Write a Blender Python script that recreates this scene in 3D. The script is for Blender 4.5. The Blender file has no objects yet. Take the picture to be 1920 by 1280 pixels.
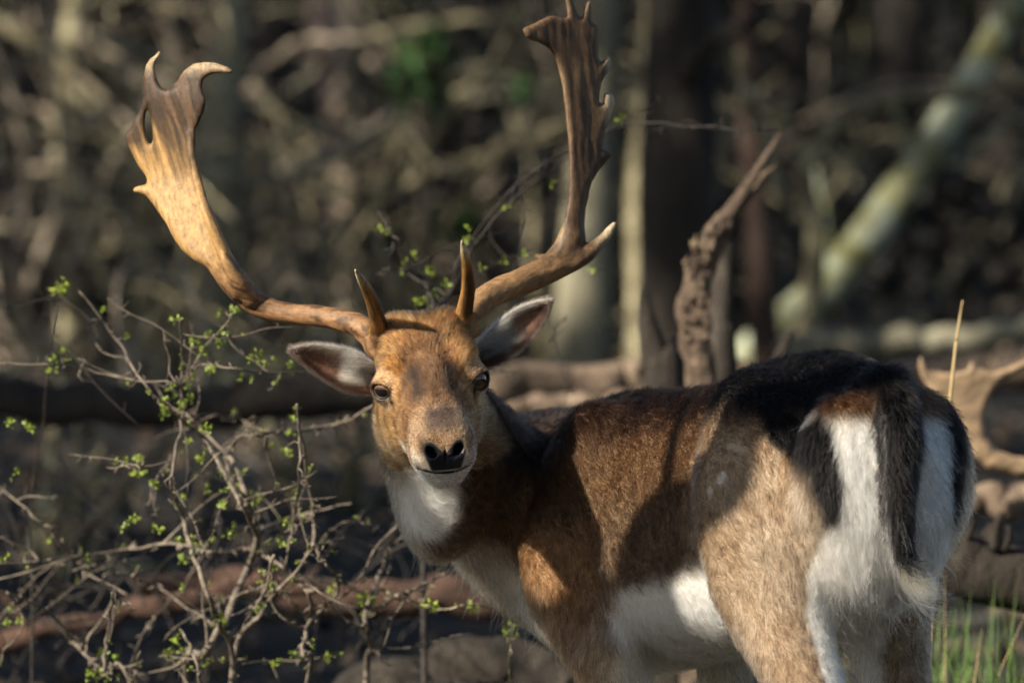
import bpy, bmesh, math, random
import numpy as np
from mathutils import Vector, Matrix

random.seed(7)
rng = np.random.default_rng(11)
sc = bpy.context.scene
col = sc.collection
R = math.radians

# ------------------------------------------------------------------ camera
FPX = 14400.0                      # focal length in pixels of the 1920 wide photograph
PITCH = R(1.2)
CAM = np.array([0.0, -10.0, 1.12])
CF = np.array([0, math.cos(PITCH), -math.sin(PITCH)])
CU = np.array([0, math.sin(PITCH), math.cos(PITCH)])
CR = np.array([1.0, 0, 0])
cd = bpy.data.cameras.new('camera')
cd.sensor_width = 36; cd.lens = 36 * FPX / 1920
cd.clip_start = 0.1; cd.clip_end = 400
cd.dof.use_dof = True; cd.dof.focus_distance = 10.02; cd.dof.aperture_fstop = 4.4
cd.dof.aperture_blades = 0
cam = bpy.data.objects.new('camera', cd); col.objects.link(cam)
cam.location = CAM; cam.rotation_euler = (math.pi / 2 - PITCH, 0, 0)
sc.camera = cam

# ------------------------------------------------------------------ sky, sun, exposure
SUN_AZ, SUN_EL = R(56), R(33)      # azimuth measured from the camera's back towards its left
SUN = np.array([-math.sin(SUN_AZ) * math.cos(SUN_EL), -math.cos(SUN_AZ) * math.cos(SUN_EL), math.sin(SUN_EL)])
w = bpy.data.worlds.new('World'); sc.world = w; w.use_nodes = True
nt = w.node_tree; bg = nt.nodes['Background']
sky = nt.nodes.new('ShaderNodeTexSky'); sky.sky_type = 'NISHITA'; sky.sun_disc = False
sky.sun_elevation = SUN_EL
sky.sun_rotation = math.atan2(SUN[0], SUN[1])
nt.links.new(sky.outputs[0], bg.inputs[0]); bg.inputs[1].default_value = 0.05
sd = bpy.data.lights.new('sun', 'SUN'); sd.energy = 5.0; sd.angle = R(0.5); sd.color = (1.0, 0.92, 0.78)
so = bpy.data.objects.new('sun', sd); col.objects.link(so)
so.rotation_euler = Vector(SUN).to_track_quat('Z', 'Y').to_euler()
vs = sc.view_settings
vs.view_transform = 'Standard'; vs.look = 'None'; vs.exposure = 1.25; vs.gamma = 1.0; vs.use_curve_mapping = False
sc.cycles.max_bounces = 8; sc.cycles.transparent_max_bounces = 8
sc.cycles.use_denoising = True; sc.cycles.denoising_prefilter = 'FAST'

# ------------------------------------------------------------------ helpers
def P(px, py, Y):
    d = CF + (px - 960) / FPX * CR - (py - 640) / FPX * CU
    return CAM + d * ((Y + 10.0) / d[1])
def PA(px, py, Y):
    px, py, Y = np.broadcast_arrays(np.asarray(px, float), np.asarray(py, float), np.asarray(Y, float))
    d = CF + ((px - 960) / FPX)[..., None] * CR - ((py - 640) / FPX)[..., None] * CU
    return CAM + d * ((Y + 10.0) / d[..., 1])[..., None]
def proj(p):
    q = p - CAM
    t = q @ CF
    return 960 + FPX * (q @ CR) / t, 640 - FPX * (q @ CU) / t
def px2m(r, Y): return r * (10 + Y) / FPX

def hash3(i, j, k, seed):
    n = (i.astype(np.int64) * 374761393 + j.astype(np.int64) * 668265263 + k.astype(np.int64) * 2147483647 + seed * 974634777) & 0x7fffffff
    n = ((n ^ (n >> 13)) * 1274126177) & 0x7fffffff
    n = (n ^ (n >> 16)) & 0xffffff
    return n / float(0xffffff)
def vnoise(p, scale, seed=0):
    q = np.asarray(p) * scale
    i = np.floor(q).astype(np.int64); f = q - i; f = f * f * (3 - 2 * f)
    out = 0
    for dx in (0, 1):
        for dy in (0, 1):
            for dz in (0, 1):
                wgt = (f[..., 0] if dx else 1 - f[..., 0]) * (f[..., 1] if dy else 1 - f[..., 1]) * (f[..., 2] if dz else 1 - f[..., 2])
                out = out + wgt * hash3(i[..., 0] + dx, i[..., 1] + dy, i[..., 2] + dz, seed)
    return out
def fbm(p, scale, seed=0, oct=3):
    s = 0; a = 0.5; t = 0
    for o in range(oct):
        s = s + a * vnoise(p, scale * 2 ** o, seed + o * 17); t += a; a *= 0.5
    return s / t
def sstep(x, a, b):
    t = np.clip((x - a) / (b - a), 0, 1); return t * t * (3 - 2 * t)
def mixc(c0, c1, t):
    return c0 * (1 - t[..., None]) + np.asarray(c1) * t[..., None]
def nrm(v):
    return v / np.maximum(np.linalg.norm(v, axis=-1, keepdims=True), 1e-9)

def tag(o, label=None, cat=None, group=None, kind=None):
    if label: o['label'] = label
    if cat: o['category'] = cat
    if group: o['group'] = group
    if kind: o['kind'] = kind
    return o
def empty(name, loc, label=None, cat=None, group=None):
    o = bpy.data.objects.new(name, None); col.objects.link(o); o.location = loc
    o.empty_display_size = 0.05
    return tag(o, label, cat, group)
def mesh_obj(name, v, faces, mat, parent=None, smooth=True, attrs=None):
    me = bpy.data.meshes.new(name)
    v = np.asarray(v, float)
    if isinstance(faces, np.ndarray):
        n, k = faces.shape
        me.vertices.add(len(v)); me.vertices.foreach_set('co', v.astype(np.float32).ravel())
        me.loops.add(n * k); me.loops.foreach_set('vertex_index', faces.astype(np.int32).ravel())
        me.polygons.add(n); me.polygons.foreach_set('loop_start', np.arange(0, n * k, k, dtype=np.int32))
        me.update(calc_edges=True); me.validate()
    else:
        me.from_pydata(v.tolist(), [], faces); me.update()
    if smooth: me.polygons.foreach_set('use_smooth', np.ones(len(me.polygons), bool))
    for an, av in (attrs or {}).items():
        at = me.attributes.new(an, 'FLOAT_COLOR', 'POINT')
        c = np.ones((len(v), 4), np.float32); c[:, :3] = av; at.data.foreach_set('color', c.ravel())
    me.materials.append(mat)
    o = bpy.data.objects.new(name, me); col.objects.link(o)
    if parent is not None:
        o.parent = parent
        o.matrix_parent_inverse = Matrix.Translation(-parent.location) if parent.type == 'EMPTY' else Matrix.Identity(4)
    return o

def frames(pts):
    """parallel-transport frames along a polyline"""
    pts = np.asarray(pts, float); t = nrm(np.gradient(pts, axis=0))
    a = np.array([0, 0, 1.0]) if abs(t[0][2]) < 0.9 else np.array([1.0, 0, 0])
    n = np.zeros_like(pts); n[0] = nrm(a - t[0] * (a @ t[0]))
    for i in range(1, len(pts)):
        n[i] = nrm(n[i - 1] - t[i] * (n[i - 1] @ t[i]))
    return t, n, np.cross(t, n)
def spline(pts, n):
    """Catmull-Rom resample of control points (any dimension)"""
    p = np.asarray(pts, float)
    if len(p) == 2:
        return p[0] + (p[1] - p[0]) * np.linspace(0, 1, n)[:, None]
    q = np.vstack([2 * p[0] - p[1], p, 2 * p[-1] - p[-2]])
    u = np.linspace(0, len(p) - 1 - 1e-6, n); i = u.astype(int); f = (u - i)[:, None]
    a, b, c, d = q[i], q[i + 1], q[i + 2], q[i + 3]
    return 0.5 * (2 * b + (c - a) * f + (2 * a - 5 * b + 4 * c - d) * f ** 2 + (3 * b - a - 3 * c + d) * f ** 3)
def tube(pts, rad, sides=8, lump=0.0, seed=0, lumpscale=20.0, cap=True, stretch=1.0):
    pts = np.asarray(pts, float); rad = np.broadcast_to(np.asarray(rad, float), len(pts)).copy()
    t, n, b = frames(pts)
    ang = np.linspace(0, 2 * math.pi, sides, endpoint=False)
    ring = np.cos(ang)[None, :, None] * n[:, None, :] + np.sin(ang)[None, :, None] * b[:, None, :]
    s = np.concatenate([[0], np.cumsum(np.linalg.norm(np.diff(pts, axis=0), axis=1))])
    rr = rad[:, None] * np.ones(sides)
    if lump:
        q = np.stack([np.cos(ang)[None, :] * rad[:, None], np.sin(ang)[None, :] * rad[:, None], np.repeat(s[:, None] / stretch, sides, 1)], -1) + seed * 3.1
        rr = rr * (1 + lump * (2 * fbm(q, lumpscale, seed) - 1))
    v = (pts[:, None, :] + ring * rr[..., None]).reshape(-1, 3)
    N = len(pts); f = []
    i = np.arange(N - 1)[:, None] * sides; j = np.arange(sides)[None, :]; j2 = (j + 1) % sides
    f = np.stack([i + j, i + j2, i + sides + j2, i + sides + j], -1).reshape(-1, 4)
    faces = f.tolist()
    if cap:
        faces.append(list(range(sides))[::-1]); faces.append(list(range((N - 1) * sides, N * sides)))
    return v, faces
def join_parts(parts):
    V = []; F = []; o = 0
    for v, f in parts:
        V.append(v); F += [[k + o for k in g] for g in f]; o += len(v)
    return np.vstack(V), F

# ------------------------------------------------------------------ materials
def new_mat(name):
    m = bpy.data.materials.new(name); m.use_nodes = True
    return m, m.node_tree, m.node_tree.nodes['Principled BSDF']
def ramp(nt, fac, stops):
    r = nt.nodes.new('ShaderNodeValToRGB')
    while len(r.color_ramp.elements) < len(stops): r.color_ramp.elements.new(0.5)
    for e, (p, c) in zip(r.color_ramp.elements, stops):
        e.position = p; e.color = (*c, 1)
    nt.links.new(fac, r.inputs[0]); return r.outputs[0]
def noise_tex(nt, scale, detail=4, rough=0.6, coord='Object', stretch=None):
    tc = nt.nodes.new('ShaderNodeTexCoord'); n = nt.nodes.new('ShaderNodeTexNoise')
    n.inputs['Scale'].default_value = scale; n.inputs['Detail'].default_value = detail; n.inputs['Roughness'].default_value = rough
    src = tc.outputs[coord]
    if stretch:
        mp = nt.nodes.new('ShaderNodeMapping'); mp.inputs['Scale'].default_value = stretch
        nt.links.new(src, mp.inputs[0]); src = mp.outputs[0]
    nt.links.new(src, n.inputs['Vector']); return n.outputs['Fac']
def bump(nt, bsdf, fac, strength=0.4, dist=0.01):
    b = nt.nodes.new('ShaderNodeBump'); b.inputs['Strength'].default_value = strength; b.inputs['Distance'].default_value = dist
    nt.links.new(fac, b.inputs['Height']); nt.links.new(b.outputs[0], bsdf.inputs['Normal'])
def simple(name, stops, scale=12, rough=0.85, bstr=0.5, bdist=0.01, stretch=None, coord='Object', bscale=None):
    m, nt, bs = new_mat(name)
    f = noise_tex(nt, scale, 6, 0.65, coord, stretch)
    nt.links.new(ramp(nt, f, stops), bs.inputs['Base Color'])
    bs.inputs['Roughness'].default_value = rough; bs.inputs['Specular IOR Level'].default_value = 0.25
    f2 = noise_tex(nt, bscale or scale * 3, 6, 0.7, coord, stretch)
    if bstr: bump(nt, bs, f2, bstr, bdist)
    return m
def attr_mat(name, attr, rough=0.8, spec=0.2, nscale=60, namp=0.25, bstr=0.0, bdist=0.002, stretch=None):
    m, nt, bs = new_mat(name)
    a = nt.nodes.new('ShaderNodeAttribute'); a.attribute_name = attr
    f = noise_tex(nt, nscale, 4, 0.6, 'Object', stretch)
    mr = nt.nodes.new('ShaderNodeMapRange'); mr.inputs[1].default_value = 0.25; mr.inputs[2].default_value = 0.75
    mr.inputs[3].default_value = 1 - namp; mr.inputs[4].default_value = 1 + namp
    nt.links.new(f, mr.inputs[0])
    mx = nt.nodes.new('ShaderNodeVectorMath'); mx.operation = 'SCALE'
    nt.links.new(a.outputs['Color'], mx.inputs[0]); nt.links.new(mr.outputs[0], mx.inputs['Scale'])
    nt.links.new(mx.outputs[0], bs.inputs['Base Color'])
    bs.inputs['Roughness'].default_value = rough; bs.inputs['Specular IOR Level'].default_value = spec
    if bstr: bump(nt, bs, f, bstr, bdist)
    return m

# ------------------------------------------------------------------ implicit surfaces
def smin(a, b, k):
    h = np.clip(0.5 + 0.5 * (b - a) / k, 0, 1)
    return b + (a - b) * h - k * h * (1 - h)
def smax(a, b, k): return -smin(-a, -b, k)
def sd_ell(p, c, r, M=None):
    q = p - np.asarray(c, p.dtype)
    if M is not None: q = q @ np.asarray(M, p.dtype).T
    r = np.asarray(r, p.dtype)
    k0 = np.sqrt((q[..., 0] / r[0]) ** 2 + (q[..., 1] / r[1]) ** 2 + (q[..., 2] / r[2]) ** 2)
    k1 = np.sqrt((q[..., 0] / r[0] ** 2) ** 2 + (q[..., 1] / r[1] ** 2) ** 2 + (q[..., 2] / r[2] ** 2) ** 2)
    return k0 * (k0 - 1) / np.maximum(k1, 1e-6)
def sd_cone(p, a, b, ra, rb):
    a = np.asarray(a, p.dtype); b = np.asarray(b, p.dtype); d = b - a
    q = p - a
    h = np.clip((q @ d) / (d @ d), 0, 1)
    e = q - h[..., None] * d
    return np.sqrt((e * e).sum(-1)) - (ra + (rb - ra) * h)
def sd_chain(p, pts, k=0.0, sub=4):
    """tapered round chain along a smooth curve through the given points and radii"""
    if len(pts) > 2:
        q = spline(np.array([np.append(x, r) for x, r in pts]), (len(pts) - 1) * sub + 1)
        pts = [(x[:3], x[3]) for x in q]
    xs = np.array([x for x, r in pts]); rm = max(r for x, r in pts)
    lo, hi = xs.min(0) - rm, xs.max(0) + rm
    sh = p.shape[:-1]; q = p.reshape(-1, 3)
    out = np.linalg.norm(np.maximum(np.maximum(lo - q, q - hi), 0), axis=1).astype(p.dtype)
    m = out < .09
    out += .02
    if m.any():
        q = q[m]; f = None
        for (a, ra), (b, rb) in zip(pts[:-1], pts[1:]):
            g = sd_cone(q, a, b, ra, rb)
            f = g if f is None else np.minimum(f, g)
        out[m] = f
    return out.reshape(sh)
class Loft:
    """tube with an own top, bottom and half width at each station along its first coordinate"""
    def __init__(self, rows, smooth=0.02, egg=0.2, power=2.0):
        r = np.array(rows, float); self.a0, self.a1 = r[0, 0], r[-1, 0]
        xs = np.linspace(self.a0, self.a1, 400); dx = xs[1] - xs[0]
        n = max(1, int(smooth / dx)); ker = np.hanning(2 * n + 3); ker /= ker.sum()
        self.xs = xs; self.t = []
        for c in (1, 2, 3):
            y = np.interp(xs, r[:, 0], r[:, c]); yp = np.pad(y, n + 1, mode='reflect', reflect_type='odd')
            self.t.append(np.convolve(yp, ker, 'valid'))
        self.egg = egg; self.pw = power
    def __call__(self, a, b, c):
        ac = np.clip(a, self.a0, self.a1)
        top, bot, hw = (np.interp(ac, self.xs, t).astype(a.dtype) for t in self.t)
        zm = (top + bot) / 2; h = (top - bot) / 2
        v = (c - zm) / h
        wd = hw * (1 - self.egg * np.clip(v, -1, 1))
        q = (np.abs(b / wd) ** self.pw + np.abs(v) ** self.pw) ** (1 / self.pw)
        d = (q - 1) * np.minimum(hw, h)
        da = a - ac
        return np.where(np.abs(da) > 0, np.sqrt(np.maximum(d, 0) ** 2 + da ** 2) + np.minimum(d, 0) * 0, d)
def surface_nets(fn, lo, hi, h):
    lo = np.asarray(lo, float); hi = np.asarray(hi, float)
    n = np.ceil((hi - lo) / h).astype(int) + 1
    ax = [lo[i] + h * np.arange(n[i]) for i in range(3)]
    F = np.empty(n, np.float32); bs = 12
    bl = [np.arange(0, m, bs) for m in n]
    bi = np.stack(np.meshgrid(*bl, indexing='ij'), -1).reshape(-1, 3)
    cen = (lo + h * (bi + (bs - 1) / 2)).astype(np.float32)
    dc = fn(cen)
    rad = h * bs * .5 * 1.75 * 1.5 + .02
    batch = []
    def flush():
        if not batch: return
        pts = [np.stack(np.meshgrid(*[ax[k][b[k]:b[k] + bs] for k in range(3)], indexing='ij'), -1).astype(np.float32) for b in batch]
        f = fn(np.concatenate([q.reshape(-1, 3) for q in pts])); o = 0
        for b, q in zip(batch, pts):
            m = q.shape[0] * q.shape[1] * q.shape[2]
            F[b[0]:b[0] + bs, b[1]:b[1] + bs, b[2]:b[2] + bs] = f[o:o + m].reshape(q.shape[:3]); o += m
        batch.clear()
    for b, d in zip(bi, dc):
        if abs(d) > rad: F[b[0]:b[0] + bs, b[1]:b[1] + bs, b[2]:b[2] + bs] = d
        else:
            batch.append(b)
            if len(batch) >= 150: flush()
    flush()
    S = F < 0
    c = [S[i:n[0] - 1 + i, j:n[1] - 1 + j, k:n[2] - 1 + k] for i in (0, 1) for j in (0, 1) for k in (0, 1)]
    cnt = sum(x.astype(np.int8) for x in c)
    act = (cnt > 0) & (cnt < 8)
    idx = -np.ones(act.shape, np.int64); cells = np.argwhere(act); idx[act] = np.arange(len(cells))
    acc = np.zeros((len(cells), 3)); num = np.zeros(len(cells))
    for axis in range(3):
        for o in ((0, 0), (0, 1), (1, 0), (1, 1)):
            p0 = np.zeros(3, int); others = [x for x in range(3) if x != axis]
            p0[others[0]], p0[others[1]] = o
            p1 = p0.copy(); p1[axis] = 1
            i0 = cells + p0; i1 = cells + p1
            f0 = F[i0[:, 0], i0[:, 1], i0[:, 2]]; f1 = F[i1[:, 0], i1[:, 1], i1[:, 2]]
            m = (f0 < 0) != (f1 < 0)
            t = np.where(m, f0 / np.where(m, f0 - f1, 1), 0)
            q = p0 + (p1 - p0) * t[:, None]
            acc += q * m[:, None]; num += m
    v = lo + h * (cells + acc / num[:, None])
    quads = []
    for axis in range(3):
        o1, o2 = [(1, 2), (2, 0), (0, 1)][axis]
        sl0 = [slice(None)] * 3; sl1 = [slice(None)] * 3
        sl0[axis] = slice(0, n[axis] - 1); sl1[axis] = slice(1, n[axis])
        s0 = S[tuple(sl0)]; s1 = S[tuple(sl1)]
        e = np.argwhere(s0 != s1)
        e = e[(e[:, o1] > 0) & (e[:, o2] > 0) & (e[:, o1] < n[o1] - 1) & (e[:, o2] < n[o2] - 1)]
        d1 = np.zeros(3, int); d1[o1] = 1; d2 = np.zeros(3, int); d2[o2] = 1
        g = lambda q: idx[q[:, 0], q[:, 1], q[:, 2]]
        quad = np.stack([g(e - d1 - d2), g(e - d2), g(e), g(e - d1)], -1)
        flip = ~s0[e[:, 0], e[:, 1], e[:, 2]]
        quad[flip] = quad[flip][:, ::-1]
        quads.append(quad)
    return v, np.vstack(quads)
def grad(fn, v, e=0.0012):
    g = np.zeros((len(v), 3))
    for i in range(3):
        d = np.zeros(3); d[i] = e
        g[:, i] = (fn(v + d) - fn(v - d)) / (2 * e)
    return g
def project(fn, v, it=2, lim=0.004):
    for _ in range(it):
        f = fn(v); g = grad(fn, v)
        s = (f / np.maximum((g * g).sum(-1), 0.05))[:, None] * g
        l = np.linalg.norm(s, axis=1, keepdims=True)
        v = v - s * np.minimum(1, lim / np.maximum(l, 1e-9))
    return v
def subdiv(v, q):
    e = np.concatenate([q[:, [0, 1]], q[:, [1, 2]], q[:, [2, 3]], q[:, [3, 0]]]); e.sort(axis=1)
    ue, inv = np.unique(e, axis=0, return_inverse=True); inv = inv.reshape(4, -1)
    n = len(v); mid = (v[ue[:, 0]] + v[ue[:, 1]]) / 2; cen = v[q].mean(1)
    m = inv + n; c = np.arange(len(q)) + n + len(ue)
    nq = np.concatenate([np.stack([q[:, k], m[k], c, m[k - 1]], -1) for k in range(4)])
    return np.vstack([v, mid, cen]), nq
# ------------------------------------------------------------------ the fallow buck: frames of reference
TH = R(28)
BF = np.array([-math.sin(TH), math.cos(TH), 0]); BL = np.array([-math.cos(TH), -math.sin(TH), 0])
BT = np.array([0.486, -0.28, 0.0])
def body_c(p):
    q = p - BT.astype(p.dtype)
    return q @ BF.astype(p.dtype), q @ BL.astype(p.dtype), p[..., 2]
def B(a, b, z): return BT + a * BF + b * BL + np.array([0, 0, z])
HYAW, HPITCH, HROLL = R(7.5), R(24), R(6.6)
HDY = .08
HO = P(807, 729, 0.05 + HDY)
_f = np.array([math.sin(HYAW) * math.cos(HPITCH), -math.cos(HYAW) * math.cos(HPITCH), -math.sin(HPITCH)])
_l = np.array([math.cos(HYAW), math.sin(HYAW), 0]); _u = np.cross(_f, _l)
HL = _l * math.cos(HROLL) + _u * math.sin(HROLL); HU = _u * math.cos(HROLL) - _l * math.sin(HROLL); HF = _f
HM = np.stack([HF, HL, HU])
def head_c(p):
    q = p - HO.astype(p.dtype)
    return q @ HM.astype(p.dtype).T
def H(f, l, u): return HO + f * HF + l * HL + u * HU

TORSO = Loft([(-.05, .79, .69, .03), (-.03, .835, .63, .066), (0, .858, .60, .083), (.05, .880, .57, .100), (.10, .894, .555, .110),
              (.16, .900, .545, .115), (.31, .880, .525, .118), (.424, .846, .505, .130), (.55, .836, .48, .142), (.67, .833, .465, .140),
              (.78, .815, .475, .125), (.85, .79, .50, .11), (.93, .75, .54, .085), (1.0, .70, .60, .05)], 0.05, 0.22, 2.1)
HEAD = Loft([(-.115, .035, -.03, .034), (-.09, .046, -.062, .051), (-.05, .054, -.088, .058), (-.01, .052, -.092, .0605), (.03, .046, -.083, .056),
             (.07, .036, -.070, .047), (.105, .029, -.060, .0415), (.135, .024, -.055, .0395), (.152, .017, -.052, .037), (.163, .006, -.048, .032), (.172, -.012, -.042, .022)], 0.02, 0.05, 2.35)
NECK = [(P(1030, 965, .52), .135), (P(925, 922, .40), .098), (P(862, 862, .33), .090), (P(812, 790, .25), .076), (P(808, 705, .20), .058)]
LEGS = {}
def leg_chain(pts): return [(B(a, b, z), r) for a, b, z, r in pts]
HIND_L = leg_chain([(.18, .085, .72, .085), (.155, .098, .61, .070), (.085, .100, .52, .052), (.035, .100, .455, .040), (-.02, .098, .36, .029), (-.03, .096, .32, .026), (-.01, .094, .20, .018), (.0, .094, .10, .018), (.012, .094, .065, .019)])
HIND_R = leg_chain([(.20, -.080, .72, .082), (.20, -.092, .61, .068), (.175, -.096, .52, .050), (.15, -.096, .455, .038), (.10, -.095, .36, .028), (.09, -.095, .32, .026), (.11, -.094, .20, .018), (.12, -.094, .10, .018), (.132, -.094, .065, .019)])
FORE_L = leg_chain([(.655, .110, .63, .068), (.63, .115, .58, .066), (.555, .112, .505, .052), (.545, .105, .43, .040), (.55, .10, .28, .026), (.55, .10, .25, .026), (.548, .098, .12, .017), (.55, .098, .085, .019), (.562, .098, .06, .019)])
FORE_R = leg_chain([(.68, -.10, .63, .066), (.66, -.105, .58, .062), (.60, -.105, .505, .05), (.60, -.10, .43, .038), (.61, -.098, .28, .026), (.61, -.098, .25, .026), (.608, -.096, .12, .017), (.61, -.096, .085, .019), (.622, -.096, .06, .019)])
EYES = []
for s in (-1, 1):
    c = H(.004, s * .0575, .010)
    g = nrm(np.array([.80, s * .58, .12])); g = g[0] * HF + g[1] * HL + g[2] * HU
    EYES.append((s, c, g))
def tilt(axis_a, axis_b):
    """rotation matrix whose rows are body axes, first two given"""
    a = nrm(np.asarray(axis_a)); b = np.asarray(axis_b); b = nrm(b - a * (a @ b)); return np.stack([a, b, np.cross(a, b)])
def body_sdf(p):
    a, b, z = body_c(p)
    d = TORSO(a, b, z)
    # neck
    d = smin(d, sd_chain(p, NECK, .03), .06)
    d = smin(d, sd_ell(p, P(822, 955, .292), (.046, .050, .066)), .05)          # larynx
    # rump and thighs
    for s, ch in ((1, HIND_L), (-1, HIND_R)):
        M = tilt(BF * .35 + np.array([0, 0, 1.]), BL)
        ca = ch[0][0] + np.array([0, 0, -.015])
        d = smin(d, sd_ell(p, ca, (.175, .072, .118), M), .035)
        d = smin(d, sd_chain(p, ch, 0, 2), .03)
        # hip bone and point of the buttock
        d = smin(d, sd_ell(p, B(.03, s * .062, .75), (.05, .05, .09)), .04)
    # shoulders
    for s, ch in ((1, FORE_L), (-1, FORE_R)):
        M = tilt(np.array([0, 0, 1.]) - BF * .15, BL)
        d = smin(d, sd_ell(p, ch[0][0] + np.array([0, 0, .05]) - BF * .01 - BL * s * .02, (.14, .06, .085), M), .035)
        d = smin(d, sd_chain(p, ch, 0, 2), .022)
    # crease between haunch and flank
    d = smax(d, -sd_chain(p, [(B(.365, .165, .80), .016), (B(.325, .170, .70), .020), (B(.285, .175, .60), .016)]), .03)
    # hooves
    for ch in (HIND_L, HIND_R, FORE_L, FORE_R):
        e = ch[-1][0]
        for s in (-1, 1):
            q0 = e + BL * s * .011
            d = smin(d, sd_cone(p, q0, q0 + BF * .028 + np.array([0, 0, -.052]), .014, .013), .006)
    # tail core
    d = smin(d, sd_chain(p, TAIL, .012), .02)
    # head
    h = head_c(p); f, l, u = h[..., 0], h[..., 1], h[..., 2]
    near = (np.abs(f) < .3) & (np.abs(l) < .3) & (np.abs(u) < .3)
    if not near.any(): return d
    hh = h[near]; f, l, u = hh[:, 0], hh[:, 1], hh[:, 2]
    g = HEAD(f, l, u)
    al = np.abs(l); hs = np.stack([f, al, u], -1)
    g = smin(g, sd_ell(hs, (-.03, .038, -.050), (.062, .022, .045)), .025)          # cheek
    g = smin(g, sd_ell(hs, (-.022, .046, .034), (.036, .020, .022)), .02)           # brow
    g = smin(g, sd_ell(hs, (-.075, .034, .046), (.026, .022, .026)), .02)           # pedicle of the antler
    g = smin(g, sd_ell(hs, (-.062, .0, .047), (.042, .046, .026)), .02)            # crown of the head
    g = smin(g, sd_ell(hs, (.138, .020, -.012), (.026, .018, .024)), .012)          # nostril wing
    g = smin(g, sd_ell(hs, (.133, .0, -.053), (.032, .028, .020)), .012)            # lower lip
    g = smin(g, sd_ell(hs, (.115, .024, -.032), (.04, .018, .022)), .015)           # upper lip
    # eye lids and socket
    ec = np.array([.004, .0575, .010]); gz = nrm(np.array([.80, .58, .12]))
    g = smin(g, sd_ell(hs, ec, (.0225, .0215, .0215)), .014)
    up = nrm(np.array([0, 0, 1.]) - gz * gz[2]); sd_ = np.cross(up, gz)
    M = np.stack([gz, sd_, up])
    g = smax(g, -sd_ell(hs, ec + gz * .021, (.016, .0150, .0102), M), .0025)
    # groove in front of the eye
    g = smax(g, -sd_chain(hs, [(np.array([.026, .051, .004]), .0035), (np.array([.044, .0515, -.006]), .003)]), .006)
    # nostrils and mouth
    M2 = tilt((.75, .5, .3), (0, 0.6, -.6))
    g = smax(g, -sd_ell(hs, (.166, .0175, -.010), (.017, .0056, .0085), M2), .004)
    g = smax(g, -sd_ell(hs, (.176, .0, -.012), (.010, .0022, .020)), .003)
    mz = u + .0390 + .10 * al * 0 - .35 * (al * 8) ** 2 * .03
    mouth = np.maximum(np.abs(mz) - .0012, np.maximum(.10 - f, al - .034))
    g = smax(g, -mouth, .005)
    d = d.copy()
    d[near] = smin(d[near], g, .028)
    return d
TAIL = [(B(.01, .008, .862), .022), (B(-.035, .020, .825), .019), (B(-.052, .028, .76), .016), (B(-.056, .031, .70), .013), (B(-.060, .026, .655), .009), (B(-.066, .010, .630), .004)]

bv, bq = surface_nets(body_sdf, (-.34, -.46, -.01), (.74, .86, 1.0), .007)
bv = project(body_sdf, bv, 2)
bv, bq = subdiv(bv, bq)
bv = project(body_sdf, bv, 2, .003)
# finer faces on the head
hc = head_c(bv)
hm = (hc[:, 0] > -.03) & (np.abs(hc[:, 1]) < .12) & (np.abs(hc[:, 2]) < .14) & (hc[:, 2] < .07)
fm = hm[bq].all(1)
sub_v, sub_q = bv, bq[fm]
used, inv = np.unique(sub_q, return_inverse=True)
sv, sq = subdiv(bv[used], inv.reshape(-1, 4))
key = {i: u for i, u in enumerate(used)}
remap = np.concatenate([used, np.arange(len(sv) - len(used)) + len(bv)])
n0 = len(used)
sv = project(body_sdf, sv, 2, .002)
bv = np.vstack([bv, sv[n0:]]); bq = np.vstack([bq[~fm], remap[sq]])
bn = nrm(grad(body_sdf, bv, .003))

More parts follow.
